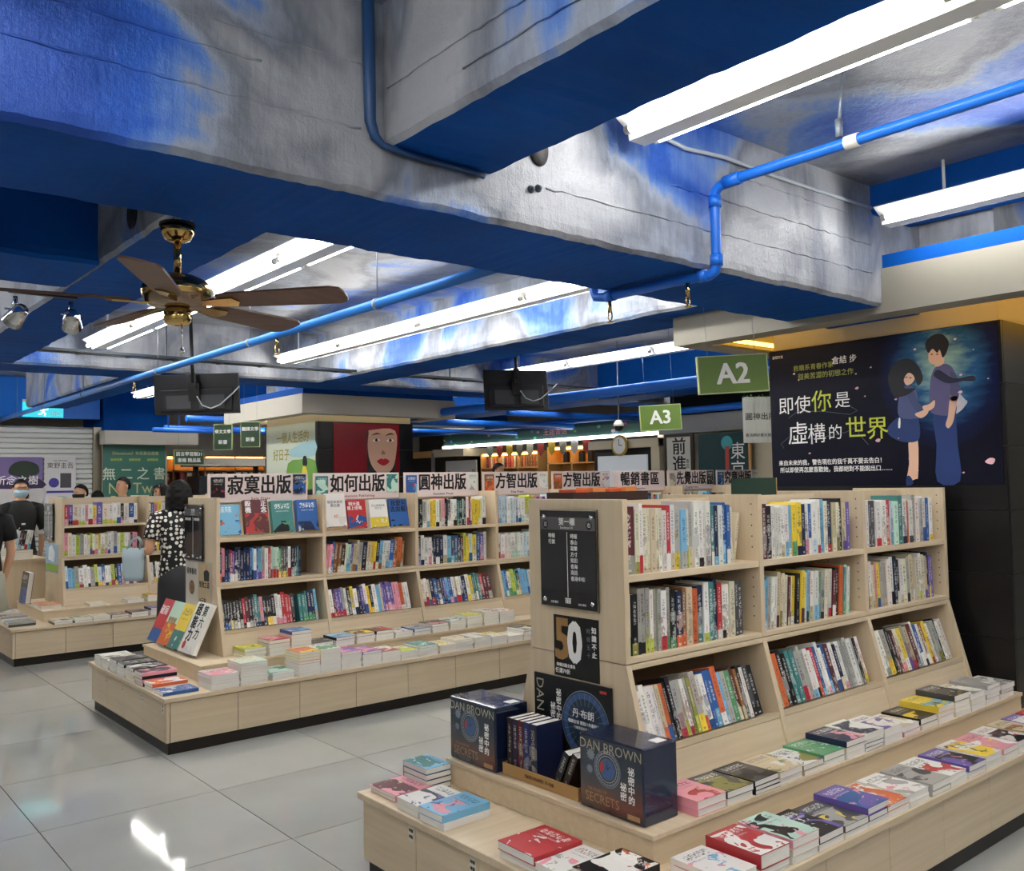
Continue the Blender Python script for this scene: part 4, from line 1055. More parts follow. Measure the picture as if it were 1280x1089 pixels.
# things on the far side of the front bookcase that show above its top edge
bx_ = thing('display_box', 'dark brown box with orange packets behind the front bookcase top', 'box', (2.47, 2.60, SH1+0.001))
m = MB(); m.box(0, 0.43, 0, 0.006, 0, 0.30); m.box(0, 0.43, 0.154, 0.16, 0, 0.30); m.box(0, 0.006, 0.006, 0.154, 0, 0.30); m.box(0.424, 0.43, 0.006, 0.154, 0, 0.30); m.build('box_wall', mat('dark_brown_board', '#3A2420', 0.4), bx_)
for k in range(4):
    m = MB(); loft_pts = [(0.03+0.095*k, 0.02), (0.11+0.095*k, 0.03), (0.105+0.095*k, 0.13), (0.035+0.095*k, 0.125)]
    m.prism(loft_pts, 'z', 0.02, 0.312+0.006*(k % 2)); m.build('packet', mat('orange_packet_%d' % (k % 2), ('#D8552A', '#E08A4A')[k % 2], 0.4), bx_)
gb = thing('green_board', 'dark green standing board behind the front bookcase', 'board', (3.62, 2.70, SH1+0.001))
m = MB(); m.box(0, 0.36, 0, 0.012, 0, 0.345); m.build('panel', mat('dark_green_card', '#1E3A30', 0.5), gb); m = MB(); m.box(0.354, 0.36, -0.001, 0, 0, 0.345); m.build('edge_strip', LITEDGE if False else KRAFT, gb)

# ================================================================== END-PANEL SIGNS
SIGNBLK = mat('smoked_sign_panel', '#26262A', 0.12, coat=0.5)
SIGNGRY = mat('sign_grey_band', '#5A5858', 0.3)
ACRYL = mat('clear_acrylic', '#F4FAFA', 0.03, trans=1.0, ior=1.3)
def directory(x, y, z0, W, Hh, label, left, right, head):
    """acrylic plate on four stand-offs; x: face it is fixed to, y: its left edge as read"""
    o = thing('directory_sign', label, 'sign', (x-0.0006, y, z0))
    m = MB(); m.box(-0.020, -0.016, -W, 0, 0, Hh); m.build('dark_panel', SIGNBLK, o)
    m = MB(); m.box(-0.016, -0.012, -W-0.006, 0.006, -0.006, Hh+0.006); m.build('acrylic_plate', ACRYL, o)
    m = MB(); m.box(-0.0204, -0.020, -W, 0, Hh*0.80, Hh*0.93); m.build('grey_band', SIGNGRY, o)
    for yy in (-0.022, -W+0.022):
        for zz in (0.024, Hh-0.024):
            q = MB(); q.lathe([(0.0, -0.026), (0.006, -0.025), (0.0095, -0.0205), (0.0095, 0.0), (0.0, 0.0)], 16); q.build('standoff_bolt', CHROME, o, (0, yy, zz), (0, PI/2, 0))
    def T(s, yy, zz, **kw): return text(s, WHITEP, o, (-0.0208, yy, zz), RX, ext=0.0001, **kw)
    T(head, -W/2, Hh*0.882, size=0.030*W/0.3, bold=0.0006); T('bookcase 01', -W/2, Hh*0.825, size=0.014*W/0.3)
    for s, yy in (('左', -0.032), ('右', -W+0.032)):
        disc(0.016).build('round_badge', BLACK, o, (-0.0207, yy, Hh*0.855), RX); T(s, yy, Hh*0.855, size=0.02)
    m = MB(); m.box(-0.0208, -0.020, -W/2-0.0012, -W/2+0.0012, Hh*0.11, Hh*0.78); m.build('centre_line', WHITEP, o)
    for k, s in enumerate(left): T(s, -W*0.22, Hh*(0.735-0.062*k), size=0.019*W/0.3, bold=0.0003)
    for k, s in enumerate(right): T(s, -W*0.56, Hh*(0.735-0.062*k), size=0.019*W/0.3, bold=0.0003, align='LEFT')
    T('左側 類別', -W*0.25, Hh*0.045, size=0.010); T('右側 類別', -W*0.75, Hh*0.045, size=0.010)
    m = MB()
    for k in range(4): m.box(-0.0208, -0.020, -W/2-0.014+0.008*k, -W/2-0.010+0.008*k, Hh*0.045, Hh*0.045+0.016)
    m.box(-0.0208, -0.020, -W/2-0.016, -W/2+0.016, Hh*0.045+0.017, Hh*0.045+0.020); m.build('house_mark', WHITEP, o)
    return o
directory(2.41, 2.712, 1.068, 0.306, 0.368, 'dark acrylic directory sign on the front bookcase end', ['時報', '行旅'], ['時報', '春山', '寫樂', '方寸', '知田', '香海', '南訊', '香港中和'], '第一櫃')
directory(2.385, 6.53, 1.045, 0.33, 0.385, 'dark acrylic directory sign on the middle bookcase end', ['圓神書活網'], ['方智出版社'], '文學')
directory(2.29, 10.22, 1.045, 0.34, 0.37, 'dark acrylic directory sign on the far left bookcase end', ['人文'], ['社會'], '社科')

# anniversary poster on the front end panel
def panel_poster(name, x, yl, z0, W, Hh, matb, label):
    o = thing(name, label, 'poster', (x, yl, z0))
    m = MB(); m.box(-0.002, 0, -W, 0, 0, Hh); m.build('sheet', matb, o)
    return o
po = panel_poster('anniversary_poster', 2.4095, 2.664, 0.80, 0.246, 0.233, mat('black_poster_paper', '#101012', 0.35), 'black anniversary poster with tan and white 50 below the directory')
def pT(o, s, mt, yy, zz, dx=-0.0024, **kw): return text(s, mt, o, (dx, yy, zz), RX, ext=0.0001, **kw)
TAN = mat('tan_print', '#A07A48', 0.5)
pT(po, '5', TAN, -0.048, 0.135, size=0.215, bold=0.0085, squeeze=0.80)
pT(po, '0', WHITEP, -0.118, 0.128, dx=-0.0034, size=0.215, bold=0.0085, squeeze=0.74)
for k, s in enumerate('知識不止'): pT(po, s, WHITEP, -0.222, 0.19-0.030*k, size=0.026, bold=0.0009)
for k, s in enumerate('時報五十'): pT(po, s, STEELP, -0.192, 0.185-0.030*k, size=0.022)
pT(po, '時報出版全書系', WHITEP, -0.066, 0.042, size=0.015, bold=0.0004); pT(po, '任選79折', WHITEP, -0.048, 0.019, size=0.021, bold=0.0004)

# framed flyers on the other end panels
po = panel_poster('framed_flyer', 2.383, 6.55, 0.715, 0.475, 0.325, mat('flyer_grey_paper', '#B9B4AC', 0.3), 'framed grey and beige flyer on the middle bookcase end')
m = MB(); m.box(-0.003, -0.002, -0.46, -0.245, 0.012, 0.313); m.build('right_half', mat('flyer_tan_paper', '#C2AE88', 0.4), po)
m = MB(); m.box(-0.0031, -0.002, -0.235, -0.012, 0.012, 0.313); m.build('left_half', mat('flyer_pale_paper', '#CFC9C0', 0.4), po)
pT(po, '領導藝術', INK, -0.12, 0.245, dx=-0.0034, size=0.048, bold=0.001); pT(po, '管理之道', INK, -0.355, 0.165, dx=-0.0034, size=0.046, bold=0.001); pT(po, '0元起', INK, -0.33, 0.05, dx=-0.0034, size=0.05, bold=0.001)
disc(0.05).build('medal_print', mat('medal_brown', '#6E5136', 0.4), po, (-0.0034, -0.125, 0.135), RX); ring(0.02, 0.03).build('medal_ring', TAN, po, (-0.0036, -0.125, 0.135), RX)
m = MB(); m.face([(0.045, 0.0, 0), (0.05, 0.06, 0), (0.02, 0.075, 0), (-0.02, 0.075, 0), (-0.05, 0.06, 0), (-0.045, 0.0, 0)]); m.build('suit_print', INK, po, (-0.0034, -0.395, 0.195), RX)
disc(0.022).build('head_print', mat('skin_print', '#C79E80', 0.5), po, (-0.0036, -0.395, 0.29), RX)
po = panel_poster('framed_flyer', 2.288, 10.22, 0.735, 0.50, 0.28, mat('flyer_blue_paper', '#9DB8D2', 0.25), 'framed blue and green flyer on the far left bookcase end')
m = MB(); m.box(-0.003, -0.002, -0.47, -0.02, 0.01, 0.08); m.build('green_foot', mat('flyer_green', '#7DA83A', 0.4), po)
m = MB(); m.face([(-0.12, -0.06, 0), (0.1, -0.08, 0), (0.14, 0.02, 0), (0.02, 0.09, 0), (-0.1, 0.06, 0)]); m.build('cloud_print', mat('flyer_cloud', '#D6E2EA', 0.4), po, (-0.0034, -0.24, 0.18), RX)

# ================================================================== PUBLISHER SIGNS ON THE MIDDLE BOOKCASE
PINKB = mat('pale_pink_board', '#E4D3CF', 0.5)
PINKI = mat('red_small_print', '#A03A40', 0.5)
pubs = [('寂寞出版', 'Solo Press', 'knr', 'nby', 'first'), ('如何出版', 'Solutions Publishing', 'tqw', 'qtu', 'second'), ('圓神出版', 'Eurasian Press', 'bsr', 'wgc', 'third'), ('方智出版', 'Fine Press', 'hor', 'wuc', 'fourth'), ('方智出版', 'Fine Press', 'hor', 'wpv', 'fifth'), ('暢銷書區', 'Bestsellers', None, None, 'sixth'), ('先覺出版', 'Prophet Press', 'cgq', 'kdw', 'seventh'), ('究竟出版', 'Athena Press', 'bnu', 'wcg', 'eighth')]
ys = MID.yf+0.235
for i, (zh, en, ca_, cb_, od) in enumerate(pubs):
    x = 2.4135+0.805*i
    o = thing('publisher_sign', 'pale pink shelf sign reading %s, %s from left on the middle bookcase' % (zh, od), 'sign', (x, ys, 1.44), 0, 'publisher signs')
    m = MB(); m.box(0, 0.760 if i < 7 else 0.745, -0.008, 0, 0, 0.202); b = m.build('board', PINKB, o); bevel(b, 0.002)
    text(zh, INK, o, (0.385 if ca_ else 0.39, -0.0086, 0.112), RY, size=0.142, bold=0.0040, squeeze=0.86 if ca_ else 0.98, spacing=1.0 if ca_ else 1.08, ext=0.0003)
    text(en, PINKI if i in (0, 1) else INK, o, (0.39, -0.0086, 0.024), RY, size=0.026, bold=0.0006, spacing=1.3, ext=0.0002)
    text('．'*13, INK, o, (0.39, -0.0086, 0.188), RY, size=0.026, ext=0.0002)
    for cde, xx, tw_ in ((ca_, 0.022, 0.10), (cb_, 0.642, 0.10)):
        if not cde: continue
        me, pg = FL[False]
        q = link('sample_cover', me, o); q.matrix_local = Matrix.Translation((xx, -0.008, 0.035 if xx < .1 else 0.05)) @ Matrix.Rotation(PI/2, 4, 'X') @ Matrix.Diagonal((tw_, 0.145, 0.008, 1)); cover_props(q, cde, R4)

# ================================================================== FACE-OUT BOOKS
def faceout(code, x, y, z, w_, h_, th, label, tilt=0.2, face='y', split=None, amt=None, txt=(), name='display_book', stand=True, sr=False):
    """book standing with its cover to the viewer on a clear stand"""
    base = Matrix.Rotation(PI/2-tilt, 4, 'X')
    if face == 'x': base = Matrix.Rotation(-PI/2, 4, 'Z') @ base
    T = Matrix.Translation((x, y, z+th*math.sin(tilt)*0 + 0.004)) @ base
    o = flat_book(code, T, w_, h_, th, label, R4, sr, name, 'books shown cover-out', split, amt)
    if txt: o['ct'] = tuple(o['ca'])
    for (s, mt, u_, v_, sz, kw) in txt:
        me = text_mesh(s, size=sz, ext=0.0001, **kw); me.materials.clear(); me.materials.append(mt)
        q = link('lettering', me, o); q.matrix_local = Matrix.Translation((u_, v_, 1.0+0.0006/th)) @ Matrix.Diagonal((1/w_, 1/h_, 1/th, 1))
    if stand:
        m = MB(); m.box(0.1, 0.9, -0.02, 0.0, -0.3, 1.5); q = m.build('clear_stand', ACRYL, o)
    return o
zf = SH1+0.012; yf_ = MID.yf+0.05
SKYP = mat('sky_print', '#8CC4E6', 0.5); CORALP = mat('coral_print', '#D8553F', 0.5)
faceout('sbo', 2.425, yf_, zf, 0.15, 0.21, 0.02, 'sky blue and orange book cover-out under the first publisher sign', txt=[('味味', WHITEP, 0.3, 0.82, 0.05, {})])
faceout('mrh', 2.60, yf_, zf, 0.17, 0.235, 0.045, 'red framed novel cover-out, second under the first publisher sign', txt=[('殺\n機', WHITEP, 0.15, 0.78, 0.045, dict(bold=0.001)), ('正\n念', WHITEP, 0.82, 0.78, 0.045, dict(bold=0.001))], split=0.6)
faceout('tke', 2.80, yf_, zf, 0.16, 0.225, 0.04, 'dark green book cover-out, third under the first publisher sign', split=0.35)
faceout('bng', 2.99, yf_, zf, 0.16, 0.225, 0.05, 'blue book with a drawn face, cover-out beside the divider', split=0.3)
q = disc(0.035, 20)
faceout('wwp', 3.225, yf_, zf+0.02, 0.17, 0.25, 0.025, 'white book with a red fish, cover-out in second bay', split=0.3, txt=[('寫給未來的\n數位課', INK, 0.5, 0.68, 0.026, {}), ('4D', CORALP, 0.5, 0.3, 0.035, {})])
faceout('rbw', 3.41, yf_, zf, 0.155, 0.215, 0.03, 'red and blue book cover-out, second in second bay', txt=[('明天還\n想上班嗎', WHITEP, 0.38, 0.78, 0.032, dict(bold=0.0006))], split=0.5)
faceout('wyw', 3.595, yf_, zf, 0.155, 0.215, 0.035, 'white and yellow book cover-out, third in second bay', split=0.36, amt=0.2, txt=[('所以閱讀教養\n的方法', STEELP, 0.5, 0.72, 0.02, {})])
faceout('bkb', 3.775, yf_, zf, 0.165, 0.215, 0.03, 'bright blue book cover-out beside the second divider', split=0.25, txt=[('我愛何\n去去看?', INK, 0.5, 0.72, 0.048, dict(bold=0.0006))])
# easel books on the near end of the middle island
ze = UP_Z+0.008; xe = 2.235
faceout('rbm', xe, 6.875, ze, 0.20, 0.315, 0.02, 'red and blue book on stand at the middle island end, leftmost', 0.45, 'x', split=0.3, amt=.2, txt=[('破局', WHITEP, 0.42, 0.72, 0.075, dict(bold=0.001))])
faceout('qoy', xe, 6.675, ze, 0.21, 0.315, 0.02, 'green and orange book on stand, second at the middle island end', 0.45, 'x', split=0.5, amt=.3, txt=[('慢情緒', TAN, 0.5, 0.55, 0.05, dict(bold=0.001))])
faceout('ytw', xe, 6.465, ze, 0.20, 0.315, 0.02, 'yellow and teal book on stand, third at the middle island end', 0.45, 'x', split=0.4, amt=.3)
o = faceout('wwk', xe+0.005, 6.225, ze, 0.255, 0.345, 0.03, 'white book with big black characters on stand at the middle island end', 0.42, 'x', split=0.15, txt=[('超\n能\n力', INK, 0.3, 0.58, 0.088, dict(bold=0.004)), ('第\n六\n力', INK, 0.72, 0.60, 0.078, dict(bold=0.002))])
disc(0.028).build('red_seal', REDP, o, (0.2, 0.14, 1.03)).scale = (1/0.255, 1/0.345, 1)
# thick dark volume sticking out at the near end of the front bookcase's top
m = MB()
faceout('kbk', 2.095, 10.22, UP_Z+0.004, 0.26, 0.30, 0.05, 'black and blue box display on the far left island', 0.12, 'x', split=0.5, amt=0.3)

# ================================================================== BIG POSTER ON THE RIGHT COLUMN
def flatpoly(pts, mt, parent, z, name):
    m = MB(); m.face([(a, b, 0) for a, b in pts]); return m.build(name, mt, parent, (0, 0, z))
def smooth(pts, k=4):
    out = []; n = len(pts)
    for i in range(n):
        p0, p1, p2, p3 = (Vector(pts[(i+j-1) % n]) for j in range(4))
        for s in range(k):
            t_ = s/k
            out.append(tuple(0.5*((2*p1)+(p2-p0)*t_+(2*p0-5*p1+4*p2-p3)*t_*t_+(3*p1-p0-3*p2+p3)*t_**3)))
    return out
def posternight():
    m = mat('night_poster_print', '#0B0D24', 0.55, spec=0.2); t = NT(m)
    p = t.obj(); s = t.sep(p)
    d = t.add('ShaderNodeVectorMath', operation='DISTANCE'); t.l.new(t.mapv(p, (1.0, 0.8, 0)), d.inputs[0]); d.inputs[1].default_value = (1.10, 0.52, 0)
    glow = t.math('SUBTRACT', 1.0, t.math('MULTIPLY', d.outputs['Value'], 2.7), clamp=True)
    tex = t.noise(t.mapv(p, (3, 8, 1)), 3, 4)
    f = t.math('MULTIPLY', glow, t.math('ADD', 0.35, tex))
    t.col(t.ramp(f, [(0.0, S('#05061C')), (0.2, S('#0B1742')), (0.45, S('#235683')), (0.8, S('#8FB3AA'))]))
    return m
PW, PH = 1.405, 0.862
pst = thing('novel_poster', 'large dark blue novel poster on the right column', 'poster', (5.018, 3.43, 1.492)); pst.rotation_euler = RX
m = MB(); m.box(0, PW, 0, PH, 0, 0.003); m.build('sheet', posternight(), pst)
YG = mat('yellow_green_print', '#C2CC3E', 0.5); OLV = mat('olive_print', '#A8B04A', 0.5)
def P(s, mt, x, y, **kw): return text(s, mt, pst, (x, y, 0.0036), (0, 0, 0), ext=0.0001, **kw)
def PV(px, py): return ((px-76)/(1155-76)*1.38, 0)   # unused helper kept for scale notes
P('即使', WHITEP, 0.175, 0.50, size=0.118, bold=-0.0004); P('你', YG, 0.365, 0.51, size=0.142, bold=0.0002); P('是', WHITEP, 0.505, 0.51, size=0.105)
P('虛', WHITEP, 0.195, 0.32, size=0.15, bold=0.0002); P('構', WHITEP, 0.325, 0.315, size=0.128); P('的', WHITEP, 0.45, 0.318, size=0.098); P('世', YG, 0.585, 0.335, size=0.14, bold=0.0004); P('界', YG, 0.72, 0.325, size=0.14, bold=0.0004)
P('救贖系青春作家', OLV, 0.315, 0.735, size=0.040); P('倉結 步', WHITEP, 0.525, 0.755, size=0.050, bold=0.0004); P('甜美苦澀的初戀之作', OLV, 0.395, 0.68, size=0.042)
P('來自未來的我，警告現在的我千萬不要去告白！', WHITEP, 0.405, 0.145, size=0.036, bold=0.0006, squeeze=0.94)
P('所以即使再怎麼喜歡她，我都絕對不能說出口……', WHITEP, 0.43, 0.100, size=0.036, bold=0.0006, squeeze=0.94)
P('皇冠文化', WHITEP, 0.065, 0.822, size=0.02)
SWIRL = mat('poster_swirl', '#5C6A7A', 0.5)
for pts in ([(0.13, 0.43), (0.2, 0.47), (0.38, 0.455), (0.55, 0.425), (0.6, 0.445), (0.56, 0.47)], [(0.09, 0.24), (0.07, 0.27), (0.13, 0.31), (0.3, 0.29), (0.52, 0.32), (0.64, 0.37), (0.6, 0.31), (0.66, 0.24)]):
    m = MB(); m.tube([(a, b, 0.0034) for a, b in pts], 0.0012, 5); m.build('swirl_line', SWIRL, pst)
# two generic students, drawn as flat print
SKN = mat('print_skin', '#E2B79C', 0.5); HAIRP = mat('print_hair', '#12141E', 0.5); SHIRTP = mat('print_violet_shirt', '#5A5580', 0.5); NAVYP = mat('print_navy', '#16336E', 0.5); GIRLP = mat('print_slate_top', '#4A5482', 0.5); COLLARP = mat('print_dark_collar', '#1A1F3A', 0.5); PETAL = mat('print_petal', '#E6B4BC', 0.5)
def fp(pts, mt, z, nm, k=4): return flatpoly(smooth(pts, k), mt, pst, 0.0032+0.0002*z, nm)
# tall figure
fp([(1.055, 0.02), (1.06, 0.22), (1.05, 0.40), (1.16, 0.40), (1.175, 0.22), (1.18, 0.02)], NAVYP, 1, 'trousers_print', 3)
fp([(1.03, 0.44), (1.045, 0.60), (1.085, 0.66), (1.15, 0.655), (1.185, 0.58), (1.18, 0.46), (1.165, 0.385), (1.06, 0.39)], SHIRTP, 2, 'shirt_print')
fp([(1.145, 0.47), (1.185, 0.48), (1.17, 0.40), (1.155, 0.34), (1.13, 0.31), (1.115, 0.33), (1.13, 0.38)], SKN, 3, 'forearm_print')
fp([(1.07, 0.655), (1.115, 0.665), (1.12, 0.70), (1.08, 0.70)], SKN, 3, 'neck_print', 3)
fp([(1.035, 0.70), (1.05, 0.675), (1.085, 0.665), (1.12, 0.69), (1.125, 0.75), (1.09, 0.785), (1.045, 0.77)], SKN, 4, 'face_print')
fp([(1.035, 0.735), (1.06, 0.755), (1.085, 0.73), (1.1, 0.745), (1.115, 0.70), (1.14, 0.735), (1.15, 0.785), (1.115, 0.83), (1.06, 0.83), (1.02, 0.79)], HAIRP, 5, 'hair_print')
fp([(1.06, 0.61), (1.09, 0.635), (1.17, 0.58), (1.27, 0.585), (1.28, 0.555), (1.22, 0.56), (1.14, 0.555), (1.09, 0.58)], COLLARP, 5, 'tie_print')
# shorter figure
fp([(0.885, 0.03), (0.90, 0.12), (0.905, 0.27), (0.955, 0.27), (0.95, 0.06), (0.935, 0.035)], SKN, 1, 'legs_print', 3)
fp([(0.88, 0.0), (0.885, 0.05), (0.905, 0.05), (0.92, 0.01)], NAVYP, 2, 'sock_print', 3)
fp([(0.78, 0.33), (0.86, 0.395), (0.955, 0.395), (0.965, 0.26), (0.88, 0.245), (0.80, 0.28)], NAVYP, 2, 'skirt_print')
fp([(0.855, 0.39), (0.855, 0.50), (0.875, 0.555), (0.93, 0.56), (0.965, 0.51), (0.96, 0.44), (0.985, 0.40), (0.97, 0.375)], GIRLP, 3, 'top_print')
fp([(0.945, 0.40), (0.985, 0.415), (1.02, 0.43), (1.02, 0.40), (0.98, 0.375)], SKN, 6, 'hand_print', 3)
fp([(0.90, 0.57), (0.885, 0.62), (0.90, 0.66), (0.94, 0.66), (0.955, 0.61), (0.935, 0.575)], SKN, 4, 'face_print')
fp([(0.83, 0.51), (0.80, 0.58), (0.80, 0.64), (0.84, 0.70), (0.91, 0.72), (0.97, 0.68), (1.0, 0.60), (0.97, 0.56), (0.945, 0.62), (0.915, 0.635), (0.89, 0.60), (0.895, 0.55), (0.955, 0.545), (0.90, 0.51)], HAIRP, 5, 'hair_print')
fp([(1.155, 0.62), (1.19, 0.58), (1.19, 0.47), (1.145, 0.465), (1.15, 0.56)], mat('print_violet_sleeve', '#4E4972', 0.5), 3, 'sleeve_print')
fp([(0.90, 0.54), (0.935, 0.55), (0.965, 0.47), (1.0, 0.425), (0.975, 0.40), (0.93, 0.45)], mat('print_slate_sleeve', '#414B78', 0.5), 4, 'sleeve_print')
fp([(0.99, 0.44), (1.03, 0.45), (1.06, 0.47), (1.055, 0.43), (1.01, 0.41)], SKN, 5, 'hand_print', 3)
fp([(0.845, 0.33), (0.85, 0.38), (0.86, 0.38), (0.857, 0.33)], WHITEP, 4, 'stripe_print', 2)
for ex_, ey_ in ((1.055, 0.725), (1.085, 0.722), (0.905, 0.612), (0.928, 0.606)): fp([(ex_-0.008, ey_), (ex_, ey_+0.004), (ex_+0.008, ey_), (ex_, ey_-0.003)], HAIRP, 6, 'eye_print', 2)
fp([(1.175, 0.385), (1.235, 0.44), (1.225, 0.46), (1.18, 0.50)], mat('print_pale_shirt_tail', '#B9BCC8', 0.5), 1, 'shirt_tail_print', 2)
rp = random.Random(3)
for k in range(26):
    a, b = rp.uniform(0.1, 1.36), rp.uniform(0.03, 0.82); s = rp.uniform(0.004, 0.009) if k else 0.0
    if k < 4: a, b, s = ((1.34, 0.12, 0.026), (0.60, 0.80*0.72, 0.012), (1.20, 0.50, 0.012), (0.72, 0.26, 0.016))[k]
    fp([(a-s, b), (a, b+s*0.8), (a+s, b+s*0.5), (a+s*0.4, b-s*0.5)], PETAL, 4, 'petal_print', 3)

# ================================================================== FAR COLUMN POSTERS
pst = thing('book_poster', 'pale green illustrated book poster on the far column', 'poster', (4.948, 10.80, 1.52)); pst.rotation_euler = RX
m = MB(); m.box(0, 1.30, 0, 0.77, 0, 0.003); m.build('sheet', mat('pale_mint_paper', '#C4CDBE', 0.4), pst)
GRN = mat('grass_print', '#6FA04A', 0.5)
fp([(0.6, 0.0), (0.6, 0.3), (0.9, 0.34), (1.3, 0.32), (1.3, 0.0)], GRN, 1, 'grass_print', 2)
fp([(0.55, 0.42), (0.9, 0.52), (1.3, 0.55), (1.3, 0.38), (0.9, 0.36)], mat('lake_print', '#9CC3CE', 0.5), 1, 'lake_print', 2)
fp([(0.95, 0.0), (0.97, 0.2), (1.02, 0.27), (1.1, 0.2), (1.12, 0.0)], mat('yellow_coat_print', '#E0CE3A', 0.5), 2, 'coat_print', 2); fp([(0.99, 0.27), (1.0, 0.37), (1.08, 0.37), (1.1, 0.27)], HAIRP, 2, 'hair_print', 3)
YGD = mat('mustard_print', '#9A8A2E', 0.5)
P('一個人生活的', YGD, 0.72, 0.60, size=0.15, bold=0.002, squeeze=0.95); P('好日子', YGD, 0.42, 0.40, size=0.15, bold=0.002); P('最新散文集', INK, 0.35, 0.16, size=0.05)
pst = thing('portrait_poster', 'red framed portrait poster on the far black column', 'poster', (5.15, 9.446, 1.50)); pst.rotation_euler = RY
m = MB(); m.box(0, 0.90, 0, 0.775, 0, 0.004); m.build('sheet', mat('crimson_print', '#7E1822', 0.25), pst)
SKN2 = mat('portrait_skin_print', '#D2A892', 0.4)
flatpoly([(0.44, 0.0), (0.44, 0.70), (0.84, 0.70), (0.84, 0.0)], mat('dark_hair_print', '#1E1618', 0.4), pst, 0.0044, 'hair_print')
fp([(0.47, 0.66), (0.455, 0.48), (0.50, 0.29), (0.62, 0.17), (0.76, 0.20), (0.84, 0.36), (0.84, 0.70), (0.5, 0.70)], SKN2, 7, 'face_print')
for ex in (0.575, 0.77):
    fp([(ex-0.055, 0.572), (ex, 0.602), (ex+0.055, 0.58), (ex, 0.565)], WHITEP, 8, 'eye_print'); fp([(ex-0.022, 0.58), (ex, 0.603), (ex+0.022, 0.58), (ex, 0.563)], INK, 9, 'iris_print')
    fp([(ex-0.07, 0.635), (ex, 0.67), (ex+0.06, 0.655), (ex, 0.65)], INK, 8, 'brow_print')
fp([(0.64, 0.42), (0.665, 0.46), (0.70, 0.42), (0.67, 0.405)], mat('nose_shadow_print', '#A87660', 0.4), 8, 'nose_print')
fp([(0.58, 0.325), (0.64, 0.36), (0.67, 0.35), (0.70, 0.36), (0.755, 0.325), (0.67, 0.275)], mat('lip_print', '#A01828', 0.3), 8, 'lips_print')
P('最初的你', WHITEP, 0.23, 0.285, size=0.10); P('早已足夠', WHITEP, 0.23, 0.155, size=0.10)

# ================================================================== HANGING SIGNS
GREENS = mat('olive_green_sign', '#5E7A34', 0.45); GREENE = mat('pale_sign_edge', '#B4C08A', 0.5); DGREEN = mat('dark_green_sign', '#2F4632', 0.5)
def hang_sign(s, c, W, Hh, rz, label, size, mt=GREENS, tm=WHITEP, wires=True, bold=0.004, name='hanging_sign', tiltz=0.0):
    o = thing(name, label, 'sign', c, rz); o.rotation_euler = (0, tiltz, rz)
    m = MB(); m.box(-W/2, W/2, -0.012, 0.012, -Hh/2, Hh/2); b = m.build('board', mt, o)
    m = MB(); e = 0.006
    for q in ((-W/2-e, W/2+e, Hh/2, Hh/2+e), (-W/2-e, W/2+e, -Hh/2-e, -Hh/2), (-W/2-e, -W/2, -Hh/2, Hh/2), (W/2, W/2+e, -Hh/2, Hh/2)): m.box(q[0], q[1], -0.014, 0.014, q[2], q[3])
    m.build('edge_frame', GREENE, o)
    for ln, zz, sz in s: text(ln, tm, o, (0, -0.0126, zz), RY, size=sz, bold=bold, ext=0.0003)
    if wires:
        for xx in (-W*0.35, W*0.35):
            m = MB(); m.tube([(xx, 0, Hh/2), (xx, 0, CZ-c[2])], 0.0012, 5); m.build('hanging_wire', HANG, o)
    return o
VR = math.radians(-39.7)
hang_sign([('A2', -0.003, 0.165)], (4.27, 3.165, 2.142), 0.40, 0.205, VR+0.10, 'olive green hanging sign reading A2 beside the poster column', 0.2, tiltz=-0.05)
hang_sign([('A3', -0.003, 0.185)], (6.87, 5.97, 2.161), 0.40, 0.24, VR+0.06, 'smaller olive green hanging sign reading A3 in the distance', 0.2, tiltz=-0.045)
hang_sign([('華文文學', 0.06, 0.046), ('新書', -0.06, 0.052)], (4.10, 10.1, 2.12), 0.20, 0.28, VR, 'narrow dark green hanging sign left of the pale green poster', 0.06, DGREEN, WHITEP, True, 0.001)
hang_sign([('翻譯文學', 0.06, 0.048), ('新書', -0.06, 0.052)], (4.34, 9.90, 2.145), 0.21, 0.28, VR, 'narrow dark green hanging sign nearest the far column', 0.06, DGREEN, WHITEP, True, 0.001)
hang_sign([('語言學習類31', 0.045, 0.064), ('書櫃 精品區', -0.045, 0.064)], (4.78, 13.02, 1.985), 0.42, 0.2, VR*0.0, 'dark green direction sign right of the teal book poster', 0.1, DGREEN, WHITEP, True, 0.001)

